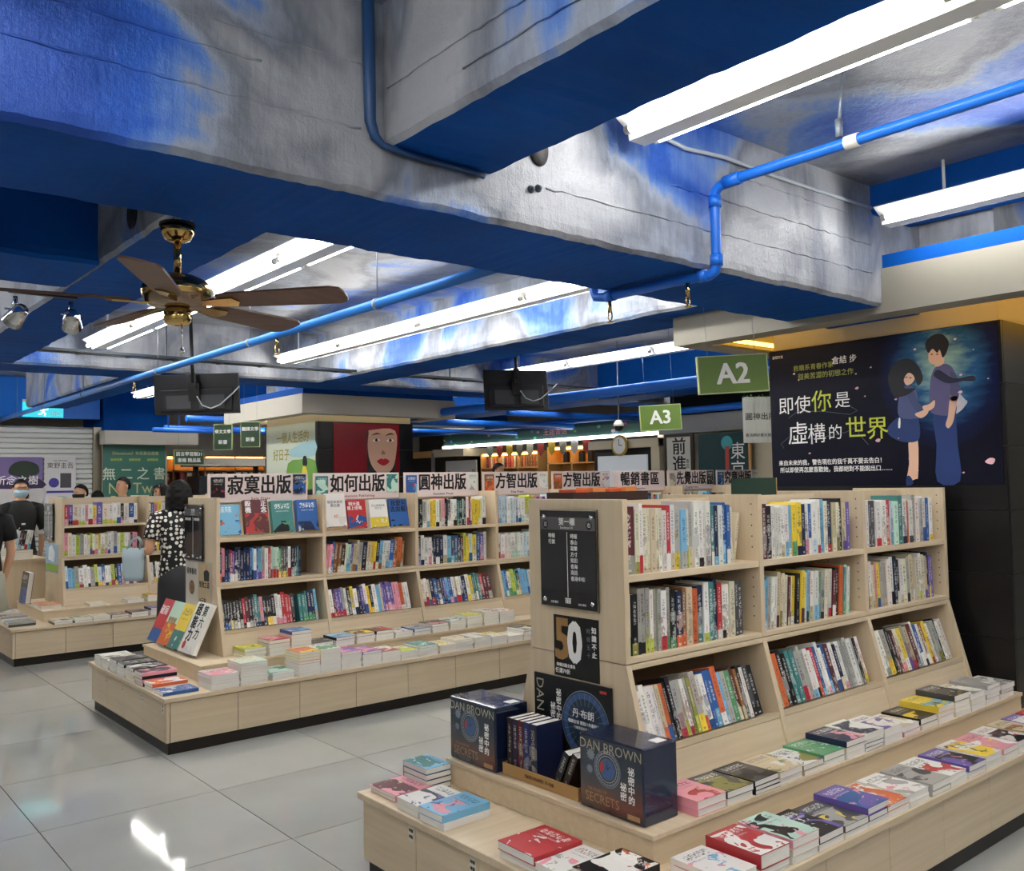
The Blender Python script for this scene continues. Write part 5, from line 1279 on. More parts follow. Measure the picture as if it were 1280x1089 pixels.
# ================================================================== HANGING SCREENS
TVB = mat('screen_back_plastic', '#1A1B1F', 0.45); TVG = mat('screen_mount_grey', '#3A3C40', 0.5)
def screen(c, W, Hh, rz, tilt, label):
    o = thing('hanging_screen', label, 'television', c); o.rotation_euler = (tilt, 0, rz)
    m = MB(); m.box(-W/2, W/2, 0.0, 0.02, -Hh/2, Hh/2); b = m.build('panel', TVB, o); bevel(b, 0.004)
    m = MB(); m.box(-W/2+0.012, W/2-0.012, 0.02, 0.0215, -Hh/2+0.015, Hh/2-0.012); m.build('display_glass', mat('display_glass', '#050608', 0.05), o)
    m = MB(); m.box(-W*0.42, W*0.42, -0.022, 0, -Hh*0.42, Hh*0.12); b = m.build('rear_cover', TVB, o); bevel(b, 0.006)
    m = MB(); m.box(-W*0.34, -W*0.05, -0.030, -0.022, -Hh*0.36, -Hh*0.02); m.build('vent_cover', TVG, o)
    m = MB(); m.box(W*0.05, W*0.34, -0.030, -0.022, -Hh*0.36, -Hh*0.02); m.build('vent_cover', TVG, o)
    m = MB(); m.box(-0.05, 0.05, -0.05, -0.022, -0.06, 0.10); m.box(-0.03, 0.03, -0.06, -0.03, 0.05, Hh*0.5); m.build('mount_bracket', BLACK, o)
    m = MB(); m.tube([(0, -0.05, 0.1), (0, -0.05, 0.3), (0, -0.05+0.1*tilt, CZ-c[2]+0.02)], 0.016, 10); m.build('ceiling_pole', BLACK, o)
    m = MB(); m.tube([(0.03, -0.05, -0.02), (0.08, -0.06, -0.10), (0.16, -0.06, -0.13), (0.24, -0.05, -0.10), (0.36, -0.04, 0.0), (0.42, -0.03, 0.06)], 0.006, 6); m.build('signal_cable', GREYCAB, o)
    return o
screen((3.02, 8.05, 2.385), 0.80, 0.36, VR-0.12, 0.10, 'black screen seen from behind above the readers')
screen((5.88, 7.0, 2.475), 0.66, 0.42, VR+0.22, -0.16, 'black screen seen from behind, hanging right of the white canopy')

# ================================================================== FAR LEFT: SHUTTERS, POSTERS, EXIT BOX
SHUT = mat('pale_shutter_slat', '#E2E4E3', 0.4)
YS = 13.6
sh = thing('roller_shutter', 'pale grey roller shutter behind the standing readers', 'shutter', (2.65, YS, 0))
for k in range(34):
    z = 0.02+0.07*k
    m = MB(); m.prism([(0, z), (0.028, z+0.006), (0.028, z+0.052), (0, z+0.062)][::-1] if False else [(0.03, z), (0.03, z+0.066), (0.0, z+0.056), (0.0, z+0.012)], 'x', -1.9, 0.98)
    m.build('slat', SHUT, sh)
m = MB(); m.box(-1.9, 0.98, 0.03, 0.05, 0, 2.42); m.build('backing', mat('grey_shutter_backing', '#8C8F90', 0.6), sh)  # plain grey sheet behind the slats
m = MB(); m.box(-0.45, -0.41, -0.02, 0.0, 0.0, 2.40); m.build('guide_rail', SHUT, sh)
m = MB(); m.box(0.98, 1.08, -0.06, 0.05, 0, 2.42); m.build('steel_post', mat('brushed_steel_post', '#9C968A', 0.3, 0.8), sh)
bd = MB(); bd.box(-1.0, 3.70, YS-0.1, YS+0.1, 2.53, 3.07)
o = bd.build('shutter_box', mat('bright_blue_board', '#1268CC', 0.45)); tag(o, 'bright blue boxed fascia above the roller shutter', 'fascia')
ex = thing('exit_sign', 'lit teal box with a white running figure above the shutter', 'sign', (2.72, YS-0.13, 2.535))
m = MB(); m.box(0, 0.5, 0, 0.03, 0, 0.20); m.build('light_box', mat('lit_teal_panel', '#2FB0BC', 0.4, emit='#2FB0BC', es=0.9), ex)
m = MB(); m.box(0, 0.5, 0, 0.03, 0.20, 0.235); m.build('top_edge', WHITE, ex)
m = MB()
m.tube([(0.26, -0.004, 0.12), (0.245, -0.004, 0.075)], 0.014, 8); m.tube([(0.245, -0.004, 0.075), (0.275, -0.004, 0.05), (0.265, -0.004, 0.015)], 0.009, 6); m.tube([(0.245, -0.004, 0.075), (0.225, -0.004, 0.045), (0.19, -0.004, 0.04)], 0.009, 6)
m.tube([(0.26, -0.004, 0.12), (0.29, -0.004, 0.10), (0.31, -0.004, 0.115)], 0.007, 6); m.tube([(0.26, -0.004, 0.12), (0.23, -0.004, 0.115), (0.215, -0.004, 0.085)], 0.007, 6); m.lathe([(0, -0.015), (0.015, 0), (0, 0.015)], 10, 0, (0.268, -0.004, 0.152))
m.build('running_figure', mat('white_lit_print', '#FFFFFF', 0.5, emit='#FFFFFF', es=0.8), ex)
text('出口', WHITEP, ex, (0.40, -0.001, 0.05), RY, size=0.07, ext=0.0002)
pst = thing('book_poster', 'purple illustrated novel poster on the shutter, leftmost', 'poster', (2.38, YS-0.03, 1.38)); pst.rotation_euler = RY
m = MB(); m.box(0, 0.61, 0, 0.62, 0, 0.003); m.build('sheet', mat('mauve_print', '#7A6AA0', 0.5), pst)
fp([(0.0, 0.0), (0.0, 0.25), (0.25, 0.2), (0.6, 0.26), (0.61, 0.0)], mat('pale_mist_print', '#C9C6C8', 0.5), 1, 'mist_print', 2)
fp([(0.0, 0.25), (0.1, 0.34), (0.25, 0.28), (0.45, 0.36), (0.61, 0.3), (0.61, 0.2), (0.0, 0.2)], mat('purple_hill_print', '#3A2A50', 0.5), 2, 'hill_print', 2)
fp([(0.2, 0.4), (0.24, 0.52), (0.38, 0.57), (0.54, 0.52), (0.56, 0.4), (0.42, 0.34), (0.4, 0.24), (0.34, 0.24), (0.35, 0.34)], mat('tree_print', '#2C3A30', 0.5), 3, 'tree_print')
P('祈念之樹', WHITEP, 0.30, 0.30, size=0.13, bold=0.001)
pst = thing('book_poster', 'white novel poster with a violet disc on the shutter', 'poster', (3.01, YS-0.03, 1.36)); pst.rotation_euler = RY
m = MB(); m.box(0, 0.40, 0, 0.64, 0, 0.003); m.build('sheet', mat('white_poster_paper', '#DAD8DC', 0.5), pst)
P('東野圭吾', INK, 0.2, 0.52, size=0.085); P('祈念之樹 紀念版', INK, 0.2, 0.59, size=0.025)
disc(0.065).build('violet_disc', mat('violet_print', '#4A44A0', 0.5), pst, (0.12, 0.29, 0.004)); m = MB(); m.box(0.2, 0.34, 0.22, 0.42, 0.003, 0.0036); m.build('photo_print', mat('grey_photo_print', '#4A4A50', 0.5), pst)
m = MB(); m.box(0.03, 0.37, 0.15, 0.18, 0.003, 0.0036); m.build('violet_band', mat('violet_print', '#4A44A0', 0.5), pst)
P('獨家贈品', INK, 0.12, 0.08, size=0.03)
m = MB(); m.prism(smooth([(0.14, 0.03), (0.28, 0.02), (0.31, 0.07), (0.22, 0.11), (0.12, 0.08)]), 'z', 0.003, 0.0036); m.build('mint_print', mat('mint_print', '#9CC4BE', 0.5), pst)
# far column with the teal poster
m = MB(); m.box(3.74, 4.62, 13.45, 14.5, 0, 2.3, 0); m.box(3.74, 4.62, 13.45, 14.5, 2.3, CZ, 1); struct(m.build('wall_column_far', [CREAM, BLUE]))['label'] = 'far column carrying the teal poster'
m = MB(); m.box(3.68, 4.98, 13.2, 13.44, 2.17, 2.36); o = m.build('trim_3', CANOPY); struct(o)
pst = thing('book_poster', 'tall teal book poster with gold lettering on the far column', 'poster', (3.72, 13.42, 0.95)); pst.rotation_euler = RY
m = MB(); m.box(0, 0.86, 0, 1.22, 0, 0.003); m.build('sheet', mat('teal_poster_print', '#3F7468', 0.45), pst)
GOLD2 = mat('pale_gold_print', '#C8C08A', 0.5)
P('無 二 之 書', mat('pale_mint_print', '#D5E0CE', 0.5), 0.43, 0.80, size=0.19, bold=0.0015, squeeze=0.95); P('No Two', GOLD2, 0.43, 0.60, size=0.22, squeeze=0.95); P('Persons', GOLD2, 0.43, 0.42, size=0.22, squeeze=0.95); P('《Notebook》年度最佳選書', GOLD2, 0.43, 1.10, size=0.055)
for k in range(3): P('編輯推薦', YG, 0.18+0.25*k, 1.01, size=0.04)

# ================================================================== FAR RIGHT: BACK COUNTER, LIT SHELVES, SIGNS
XB = 9.6
LITWOOD = wood_mat('honey_shelf_wood', '#B98B50', '#CFA468', 'y')
val = thing('valance_board', 'long dark green illustrated valance over the back shelves', 'fascia', (XB, 7.9, 2.2))
m = MB(); m.box(0, 0.05, 0, 5.6, 0.02, 0.24)
def valmat():
    m_ = mat('chalk_green_print', '#2B4E4A', 0.6); t = NT(m_)
    v_ = t.add('ShaderNodeTexVoronoi'); t.l.new(t.mapv(t.obj(), (1, 4, 6)), v_.inputs['Vector']); v_.inputs['Scale'].default_value = 1.6
    f = t.math('LESS_THAN', v_.outputs['Distance'], 0.26)
    t.col(t.mix(t.math('MULTIPLY', f, 0.55), S4('#2B4E4A'), v_.outputs['Color']))
    return m_
m.build('board', valmat(), val)
m = MB(); m.box(-0.03, 0.02, 0, 5.6, -0.03, 0.015); m.build('light_strip', mat('valance_light_strip', '#FFFFFF', 0.5, emit='#FFFDF4', es=5.0), val)
text('主題書區', mat('pink_chalk_print', '#C88A9A', 0.6), val, (-0.002, 2.6, 0.13), RX, size=0.14, ext=0.0003)
for k in range(10):
    m = MB(); yy = 1.9+0.26*k; cc_ = ('#A03A32', '#C0BEB4', '#8A8A7C', '#C8A83A', '#A8443A', '#BCB8A4', '#7E7C68', '#C8A83A', '#A8443A', '#8C9A8C')[k]
    m.prism([(yy-0.075, -0.04), (yy-0.075, -0.17), (yy, -0.25), (yy+0.075, -0.17), (yy+0.075, -0.04)][::-1], 'x', -0.012, -0.006); m.build('pennant', mat('pennant_%d' % k, cc_, 0.7), val)
def lit_shelf(y0, y1, z0, z1, ncol, rows, label, seed, loc=None, rz=0.0):
    o = thing('back_shelf', label, 'shelf', loc or (XB+0.15, y0, 0), rz)
    m = MB(); m.box(0.30, 0.32, 0, y1-y0, z0, z1); m.build('back_panel', LITWOOD, o)
    for k in range(ncol+1):
        yy = (y1-y0)*k/ncol; m = MB(); m.box(0, 0.30, yy-0.012, yy+0.012, z0, z1); m.build('upright', LITWOOD, o)
    for z in rows+[z1]:
        m = MB(); m.box(0, 0.30, 0, y1-y0, z-0.02, z); m.build('shelf', LITWOOD, o)
    m = MB(); m.box(0.02, 0.05, 0.03, y1-y0-0.03, z1-0.055, z1-0.022); m.build('warm_strip', mat('warm_shelf_strip', '#FFE090', 0.5, emit='#FFC860', es=7.0), o)
    rs = random.Random(seed)
    return o
lit_shelf(11.1, 12.6, 0.0, 2.06, 3, [0.7, 1.1, 1.5, 1.80], 'honey wood shelf of lit red-brown books behind the counter', 1)
lit_shelf(9.2, 10.85, 0.0, 2.10, 3, [0.7, 1.1, 1.5, 1.84], 'honey wood shelf of small black boxes under warm light', 2)
rs = random.Random(8)
for k in range(22):
    if min(abs(12.5-0.062*k-0.0225-q) for q in (11.1, 11.6, 12.1, 12.6)) < 0.045: continue
    o = link('book', BOOK_ME); o.matrix_world = Matrix.Translation((XB+0.19, 12.5-0.062*k, 1.801)) @ Matrix.Rotation(-PI/2, 4, 'Z') @ Matrix.Diagonal((0.045, 0.15, 0.19, 1))
    cde = rs.choice('rohmihoc'); o['ca'] = tint(cde, rs); o['cb'] = tint(cde, rs); o['ct'] = S('#E0D0B0'); o['pr'] = (0, 5, k*1.3); tag(o, 'small reddish book, %s from left on the far lit shelf' % ORD[k], 'book', 'books on the far lit shelf')
for k, yy in enumerate((10.45, 10.1, 9.9, 9.58, 9.4)):
    m = MB(); m.box(0, 0.06, 0, 0.09, 0, 0.16); m.box(0.01, 0.05, 0.01, 0.08, 0.16, 0.175); o = m.build('gift_box', BLACK, None, (XB+0.2, yy, 1.8405)); tag(o, 'small black box, %s from left on the warm lit shelf' % ORD[k], 'box', 'boxes on the warm shelf')
# dark booth and notice boards left of the lit shelves
bo = thing('service_booth', 'black service booth with a timber top left of the lit shelves', 'booth', (XB-0.1, 12.95, 0))
m = MB(); m.box(0, 0.8, 0, 1.7, 0, 2.02); m.build('black_panel', BLACK, bo)
m = MB(); m.box(-0.02, 0.8, 0.75, 1.72, 2.02, 2.14); m.build('timber_header', LITWOOD, bo)
m = MB(); m.box(-0.02, 0.8, -0.2, 0.73, 2.02, 2.16); m.build('pale_header', CREAM, bo)
m = MB(); m.box(-0.03, 0.0, 0.69, 0.77, 0, 2.1); m.build('jamb', mat('grey_jamb', '#8C8F8E', 0.5), bo)
nb = thing('notice_board', 'grey printed notice board leaning on the black booth', 'notice board', (XB-0.125, 13.25, 1.2)); nb.rotation_euler = RX
m = MB(); m.box(0, 0.9, 0, 0.74, 0, 0.02); m.build('board', mat('grey_notice_paper', '#A9ADAE', 0.5), nb)
for k in range(4): text('圓神書活網', INK, nb, (0.10 if k == 0 else 0.32+0.12*k, 0.36, 0.0206), size=0.08 if k == 0 else 0.03, vertical=True, ext=0.0002)
text('好書推薦', INK, nb, (0.82, 0.36, 0.0206), size=0.11, vertical=True, ext=0.0002)
# counter with a pale screen, frame and teal poster
ct = thing('service_counter', 'dark counter alcove with a pale screen behind the bestseller sign', 'counter', (XB-0.35, 8.25, 0))
m = MB(); m.box(0.3, 0.5, 0.15, 1.35, 0, 2.0); m.build('dark_back', BLACK, ct)
m = MB(); m.box(0.18, 0.5, 0.0, 1.35, 2.0, 2.12); m.build('pale_head', CREAM, ct)
m = MB(); m.box(0.2, 0.29, 0.0, 0.15, 0, 2.12); m.build('pale_side', CREAM, ct)
m = MB(); m.box(0.22, 0.25, 0.25, 1.2, 1.45, 1.90); m.build('screen_panel', mat('pale_screen', '#B4B8BC', 0.3, emit='#B8C0C6', es=0.25), ct)
fr_ = thing('calligraphy_frame', 'framed black calligraphy scroll right of the dark counter', 'picture frame', (XB-0.12, 8.17, 1.45)); fr_.rotation_euler = RX
m = MB(); m.box(0, 0.50, 0, 0.70, 0, 0.02); m.build('frame', mat('dark_frame_wood', '#2A1C16', 0.4), fr_)
m = MB(); m.box(0.05, 0.45, 0.03, 0.66, 0.02, 0.022); m.build('paper', mat('calligraphy_paper', '#C9C8C0', 0.6), fr_)
text('前\n進', INK, fr_, (0.26, 0.40, 0.0225), size=0.24, ext=0.0003, bold=0.004); text('書店', INK, fr_, (0.40, 0.3, 0.0225), size=0.06, vertical=True, ext=0.0003)
pst = thing('book_poster', 'dark teal poster with large white characters beside the frame', 'poster', (XB-0.1, 7.62, 1.2)); pst.rotation_euler = RX
m = MB(); m.box(0, 0.82, 0, 0.93, 0, 0.004); m.build('sheet', mat('deep_teal_print', '#123A3E', 0.4), pst)
P('東\n京', WHITEP, 0.62, 0.56, size=0.23, bold=0.003); P('那些令人們仍深愛我的', WHITEP, 0.32, 0.55, size=0.062, vertical=True); P('最溫柔的一段', WHITEP, 0.22, 0.62, size=0.055, vertical=True)
disc(0.09).build('teal_dome', mat('teal_dome_print', '#3FA0AC', 0.5), pst, (0.46, 0.80, 0.0046)); m = MB(); m.box(0.43, 0.49, 0.3, 0.76, 0.0046, 0.005); m.build('red_strip', mat('red_strip_print', '#B8443A', 0.5), pst)
m = MB(); m.box(0.80, 0.83, -0.3, 0.93, 0, 0.03); m.build('timber_edge', LITWOOD, pst)
m = MB(); m.box(XB, XB+0.1, 6.4, 8.4, 1.0, 2.3); o = m.build('trim_4', CREAM); struct(o)
m = MB(); m.box(XB-0.1, XB, 6.4, 8.3, 2.16, 2.4); o = m.build('trim_5', mat('grey_fascia', '#8E9194', 0.5)); struct(o)
m = MB(); m.box(XB+0.1, XB+0.2, 3.0, 8.25, 0, CZ); struct(m.build('wall_far_right', DARKWALL))
m = MB(); m.box(XB+0.75, XB+0.85, 8.25, 15.4, 0, CZ); struct(m.build('wall_far_middle', mat('dim_back_wall', '#4A4844', 0.7)))
# white banner with the print of a publisher
bn = thing('hanging_banner', 'white pleated hanging banner left of the big poster', 'banner', (8.38, 5.9, 1.93)); bn.rotation_euler = (0, 0, VR)
m = MB()
for k in range(12): m.box(-0.16+0.028*k, -0.133+0.028*k, -0.004-0.006*(k % 2), 0.004, 0, 0.5)
b = m.build('cloth', mat('white_banner_cloth', '#D9DAD0', 0.7), bn)
text('圓神出版', INK, bn, (0.03, -0.012, 0.28), RY, size=0.085, ext=0.0003); text('書活網好書大展', INK, bn, (0.0, -0.012, 0.08), RY, size=0.04, ext=0.0003)
for k in range(8):
    m = MB(); m.lathe([(0, -0.012), (0.014, 0), (0, 0.012)], 8); m.build('leaf', mat('leaf_green', '#4E7A3C', 0.6), bn, (-0.15+0.042*k, -0.008, 0.50+0.008*(k % 3)))
m = MB(); m.tube([(-0.14, 0, 0.5), (-0.14, 0, CZ-1.93)], 0.002, 5); m.tube([(0.14, 0, 0.5), (0.14, 0, CZ-1.93)], 0.002, 5); m.build('hanging_wire', HANG, bn)
# dome camera and bee-shaped clock
dc = thing('dome_camera', 'small white and black dome camera left of the A3 sign', 'camera', (7.25, 6.9, 2.14))
m = MB(); m.lathe([(0.0, 0.07), (0.03, 0.065), (0.055, 0.03), (0.058, 0.0), (0.0, 0.0)], 20); m.build('shell', WHITE, dc)
m = MB(); m.lathe([(0.05, 0.0), (0.045, -0.03), (0.025, -0.05), (0.0, -0.055)], 20); m.build('dome', BLACK, dc)
m = MB(); m.tube([(0, 0, 0.06), (0, 0, CZ-2.14)], 0.008, 8); m.build('stem', HANG, dc)
bc = thing('wall_clock', 'round white wall clock with a yellow rim above the counter', 'clock', (XB-0.19, 8.93, 2.04)); bc.rotation_euler = RX
m = MB(); m.lathe([(0.0, 0.0), (0.15, 0.0), (0.15, 0.03), (0.13, 0.03), (0.0, 0.03)], 28); m.build('rim', mat('clock_yellow', '#B89A3A', 0.5), bc)
disc(0.12).build('dial', WHITEP, bc, (0, 0, 0.0306)); m = MB(); m.box(-0.004, 0.004, 0, 0.09, 0.031, 0.033); m.build('minute_hand', INK, bc); m = MB(); m.box(0, 0.06, -0.005, 0.005, 0.031, 0.033); m.build('hour_hand', INK, bc)
# silver ducts high at the back
DUCT = mat('dull_silver_duct', '#8D949E', 0.35, 0.6)
m = MB(); m.box(7.35, 9.3, 11.9, 12.2, 2.44, 2.58); o = m.build('air_duct', DUCT); tag(o, 'long silver air duct far behind the hanging screen', 'duct')
# second table with piled books behind the far left island
tb = thing('display_table', 'low pale display table behind the far left island', 'table', (1.84, 10.68, 0))
m = MB(); m.box(0, 0.55, 0, 0.55, 0.03, 0.80); m.build('cabinet', WOODZ, tb); m = MB(); m.box(-0.02, 0.57, -0.02, 0.57, 0.80, 0.83); m.build('table_top', WOOD, tb)
pile(['w', 'w', 'g', 'wgd', 'wdw'], 1.80, 10.77, 0.8305, 0.24, 0.2, .022, 'the left pile on the display table', R4)
pile(['w', 'w', 'c', 'i'], 2.07, 10.77, 0.8305, 0.22, 0.2, .022, 'the right pile on the display table', R4)
for k, cde in enumerate(('ws', 'w.', 'uw', 'ms', 'kw', 'wr', 'ws')):
    place_book(cde, Matrix.Translation((2.05+0.031*k, 10.80, 0.930)) @ Matrix.Rotation(0.18, 4, 'Y'), 0.028, 0.14, 0.20, R4, '%s-spined book, %s of the leaning row on the display table' % (PAL[cde[0]][0].replace(' ', '-'), ORD[k]), 'books leaning on the display table')

# warm shelves and a dark till far behind the narrow hanging signs
lit_shelf(0, 2.6, 0.0, 2.08, 5, [0.4, 0.8, 1.2, 1.6, 1.84], 'honey wood wall shelf far behind the narrow hanging signs', 3, (7.3, 14.9, 0), PI/2)
rs = random.Random(4)
for k in range(18):
    if min(abs(7.22-0.12*k-0.04-(7.3-0.52*q)) for q in range(6)) < 0.06: continue
    o = link('book', BOOK_ME); o.matrix_world = Matrix.Translation((7.22-0.12*k-0.08, 14.96, 1.601)) @ Matrix.Diagonal((0.08, 0.15, 0.2, 1))
    cde = rs.choice('rohmiwcw'); o['ca'] = tint(cde, rs); o['cb'] = tint(cde, rs); o['ct'] = S('#E0D0B0'); o['pr'] = (0, 3, k*1.7); tag(o, 'tiny %s book, %s from right on the far wall shelf' % (PAL[cde][0], ORD[k]), 'book', 'books on the far wall shelf')
tl = thing('till_counter', 'dark till counter below the narrow hanging signs', 'counter', (5.0, 13.2, 0))
m = MB(); m.box(0, 1.0, 0, 0.5, 0, 1.72); m.build('dark_front', mat('dark_till_panel', '#20242C', 0.5), tl)
m = MB(); m.box(-0.1, 1.1, -0.1, 0.5, 1.86, 1.98); m.build('pale_hood', CANOPY, tl)
for xx in (0.0, 0.94):
    m = MB(); m.box(xx, xx+0.06, 0.2, 0.26, 1.72, 1.86); m.build('hood_post', BLACK, tl)
m = MB(); m.box(0.35, 0.85, -0.02, 0.0, 1.45, 1.70); m.build('blue_screen', mat('till_screen', '#2A4A7A', 0.3, emit='#3A6AA8', es=0.4), tl)

# ================================================================== PEOPLE
import bmesh
def skin_mesh(name, pts, edges, mt, root=0, sub=2):
    bm = bmesh.new(); ly = bm.verts.layers.skin.verify()
    vs = []
    for i, (p_, r_) in enumerate(pts):
        v = bm.verts.new(p_); v[ly].radius = (r_, r_); v[ly].use_root = (i == root); vs.append(v)
    for a, b in edges: bm.edges.new((vs[a], vs[b]))
    me = bpy.data.meshes.new(name); bm.to_mesh(me); bm.free()
    o = bpy.data.objects.new('skin_tmp', me); COL.objects.link(o)
    k = o.modifiers.new('skin', 'SKIN'); k.use_smooth_shade = True
    s = o.modifiers.new('sub', 'SUBSURF'); s.levels = sub; s.render_levels = sub
    dg = bpy.context.evaluated_depsgraph_get()
    out = bpy.data.meshes.new_from_object(o.evaluated_get(dg))
    bpy.data.objects.remove(o); bpy.data.meshes.remove(me)
    out.name = name; out.materials.clear(); out.materials.append(mt)
    for p_ in out.polygons: p_.use_smooth = True
    return out
def loft(m, rings, n=28, m_i=0, cap=True):
    """rings: (cx, cy, z, rx, ry)"""
    base = []
    for cx, cy, z, rx, ry in rings:
        base.append(len(m.v)); m.v += [(cx+rx*math.cos(2*PI*k/n), cy+ry*math.sin(2*PI*k/n), z) for k in range(n)]
    for a, b in zip(base, base[1:]):
        for k in range(n):
            l = (k+1) % n; m.f.append((a+k, a+l, b+l, b+k)); m.m.append(m_i); m.uv.append(None); m.sm.append(True)
    if cap:
        for b, rv in ((base[0], True), (base[-1], False)):
            q = tuple(b+k for k in range(n)); m.f.append(q[::-1] if rv else q); m.m.append(m_i); m.uv.append(None); m.sm.append(False)
SKIN = mat('person_skin', '#C99A7C', 0.5)
HAIR = mat('black_hair', '#0C0A0A', 0.6, spec=0.25)
def polka():
    m = mat('black_blouse_white_dots', '#0C0C0F', 0.6); t = NT(m)
    v = t.add('ShaderNodeTexVoronoi'); t.l.new(t.obj(), v.inputs['Vector']); v.inputs['Scale'].default_value = 27; v.inputs['Randomness'].default_value = 0.55
    t.col(t.mix(t.math('LESS_THAN', v.outputs['Distance'], 0.40), S4('#0C0C0F'), S4('#E8E4DA')))
    return m
def hand_pts(pts, edges, wrist, d, side):
    """palm and five short finger chains at the end of an arm"""
    d = Vector(d).normalized(); w_ = Vector(pts[wrist][0])
    across = Vector((side, 0, 0)) if abs(d.x) < 0.7 else Vector((0, -1, 0))
    across = (across - d*across.dot(d)).normalized(); nrm = d.cross(across)
    palm = len(pts); pts.append((w_+d*0.055, 0.026)); edges.append((wrist, palm))
    for k in range(4):
        off = across*(-0.027+0.018*k); L = (0.060, 0.072, 0.068, 0.052)[k]
        i = len(pts); pts.append((w_+d*0.095+off, 0.0085)); pts.append((w_+d*(0.095+L*0.5)+off+nrm*0.006, 0.008)); pts.append((w_+d*(0.095+L)+off+nrm*0.02, 0.007))
        edges += [(palm, i), (i, i+1), (i+1, i+2)]
    i = len(pts); pts.append((w_+d*0.055-across*0.036+nrm*0.008, 0.010)); pts.append((w_+d*0.085-across*0.052+nrm*0.016, 0.009)); edges += [(palm, i), (i, i+1)]
def hairdo(H, style):
    m = MB(); cz = 0.928*H; n = 36; rows = 12
    R = (0.082, 0.098, 0.108) if style == 'short' else (0.105, 0.112, 0.116)
    if style != 'short': cz -= 0.004*H
    g = []
    for i in range(n):
        ph = 2*PI*i/n; fr = -math.sin(ph)           # 1 at the front (-Y), -1 at the back
        if style == 'short': low = math.radians(38 - 58*max(0, -fr+0.15) - 20*(1-abs(fr)))
        elif style == 'bob': low = math.radians(30 if fr > 0.55 else -62)
        else: low = math.radians(34 if fr > 0.5 else -70)
        col_ = []
        for j in range(rows+1):
            la = PI/2 + (low-PI/2)*j/rows
            rr_ = 1.0+0.02*math.sin(7*ph+3*j)
            if la < 0 and style != 'short':
                z = cz + R[2]*math.sin(la)*(1.35 if style == 'bob' else 1.9); k_ = 1.08
                p_ = (R[0]*k_*math.cos(ph)*rr_, R[1]*k_*math.sin(ph)*rr_+0.008, z)
            else:
                p_ = (R[0]*math.cos(la)*math.cos(ph)*rr_, R[1]*math.cos(la)*math.sin(ph)*rr_+0.008, cz+R[2]*math.sin(la))
            col_.append(p_)
        g.append(col_)
    for i in range(n):
        a, b = g[i], g[(i+1) % n]
        for j in range(rows): m.face([a[j], a[j+1], b[j+1], b[j]], 0, None, True)
    return m
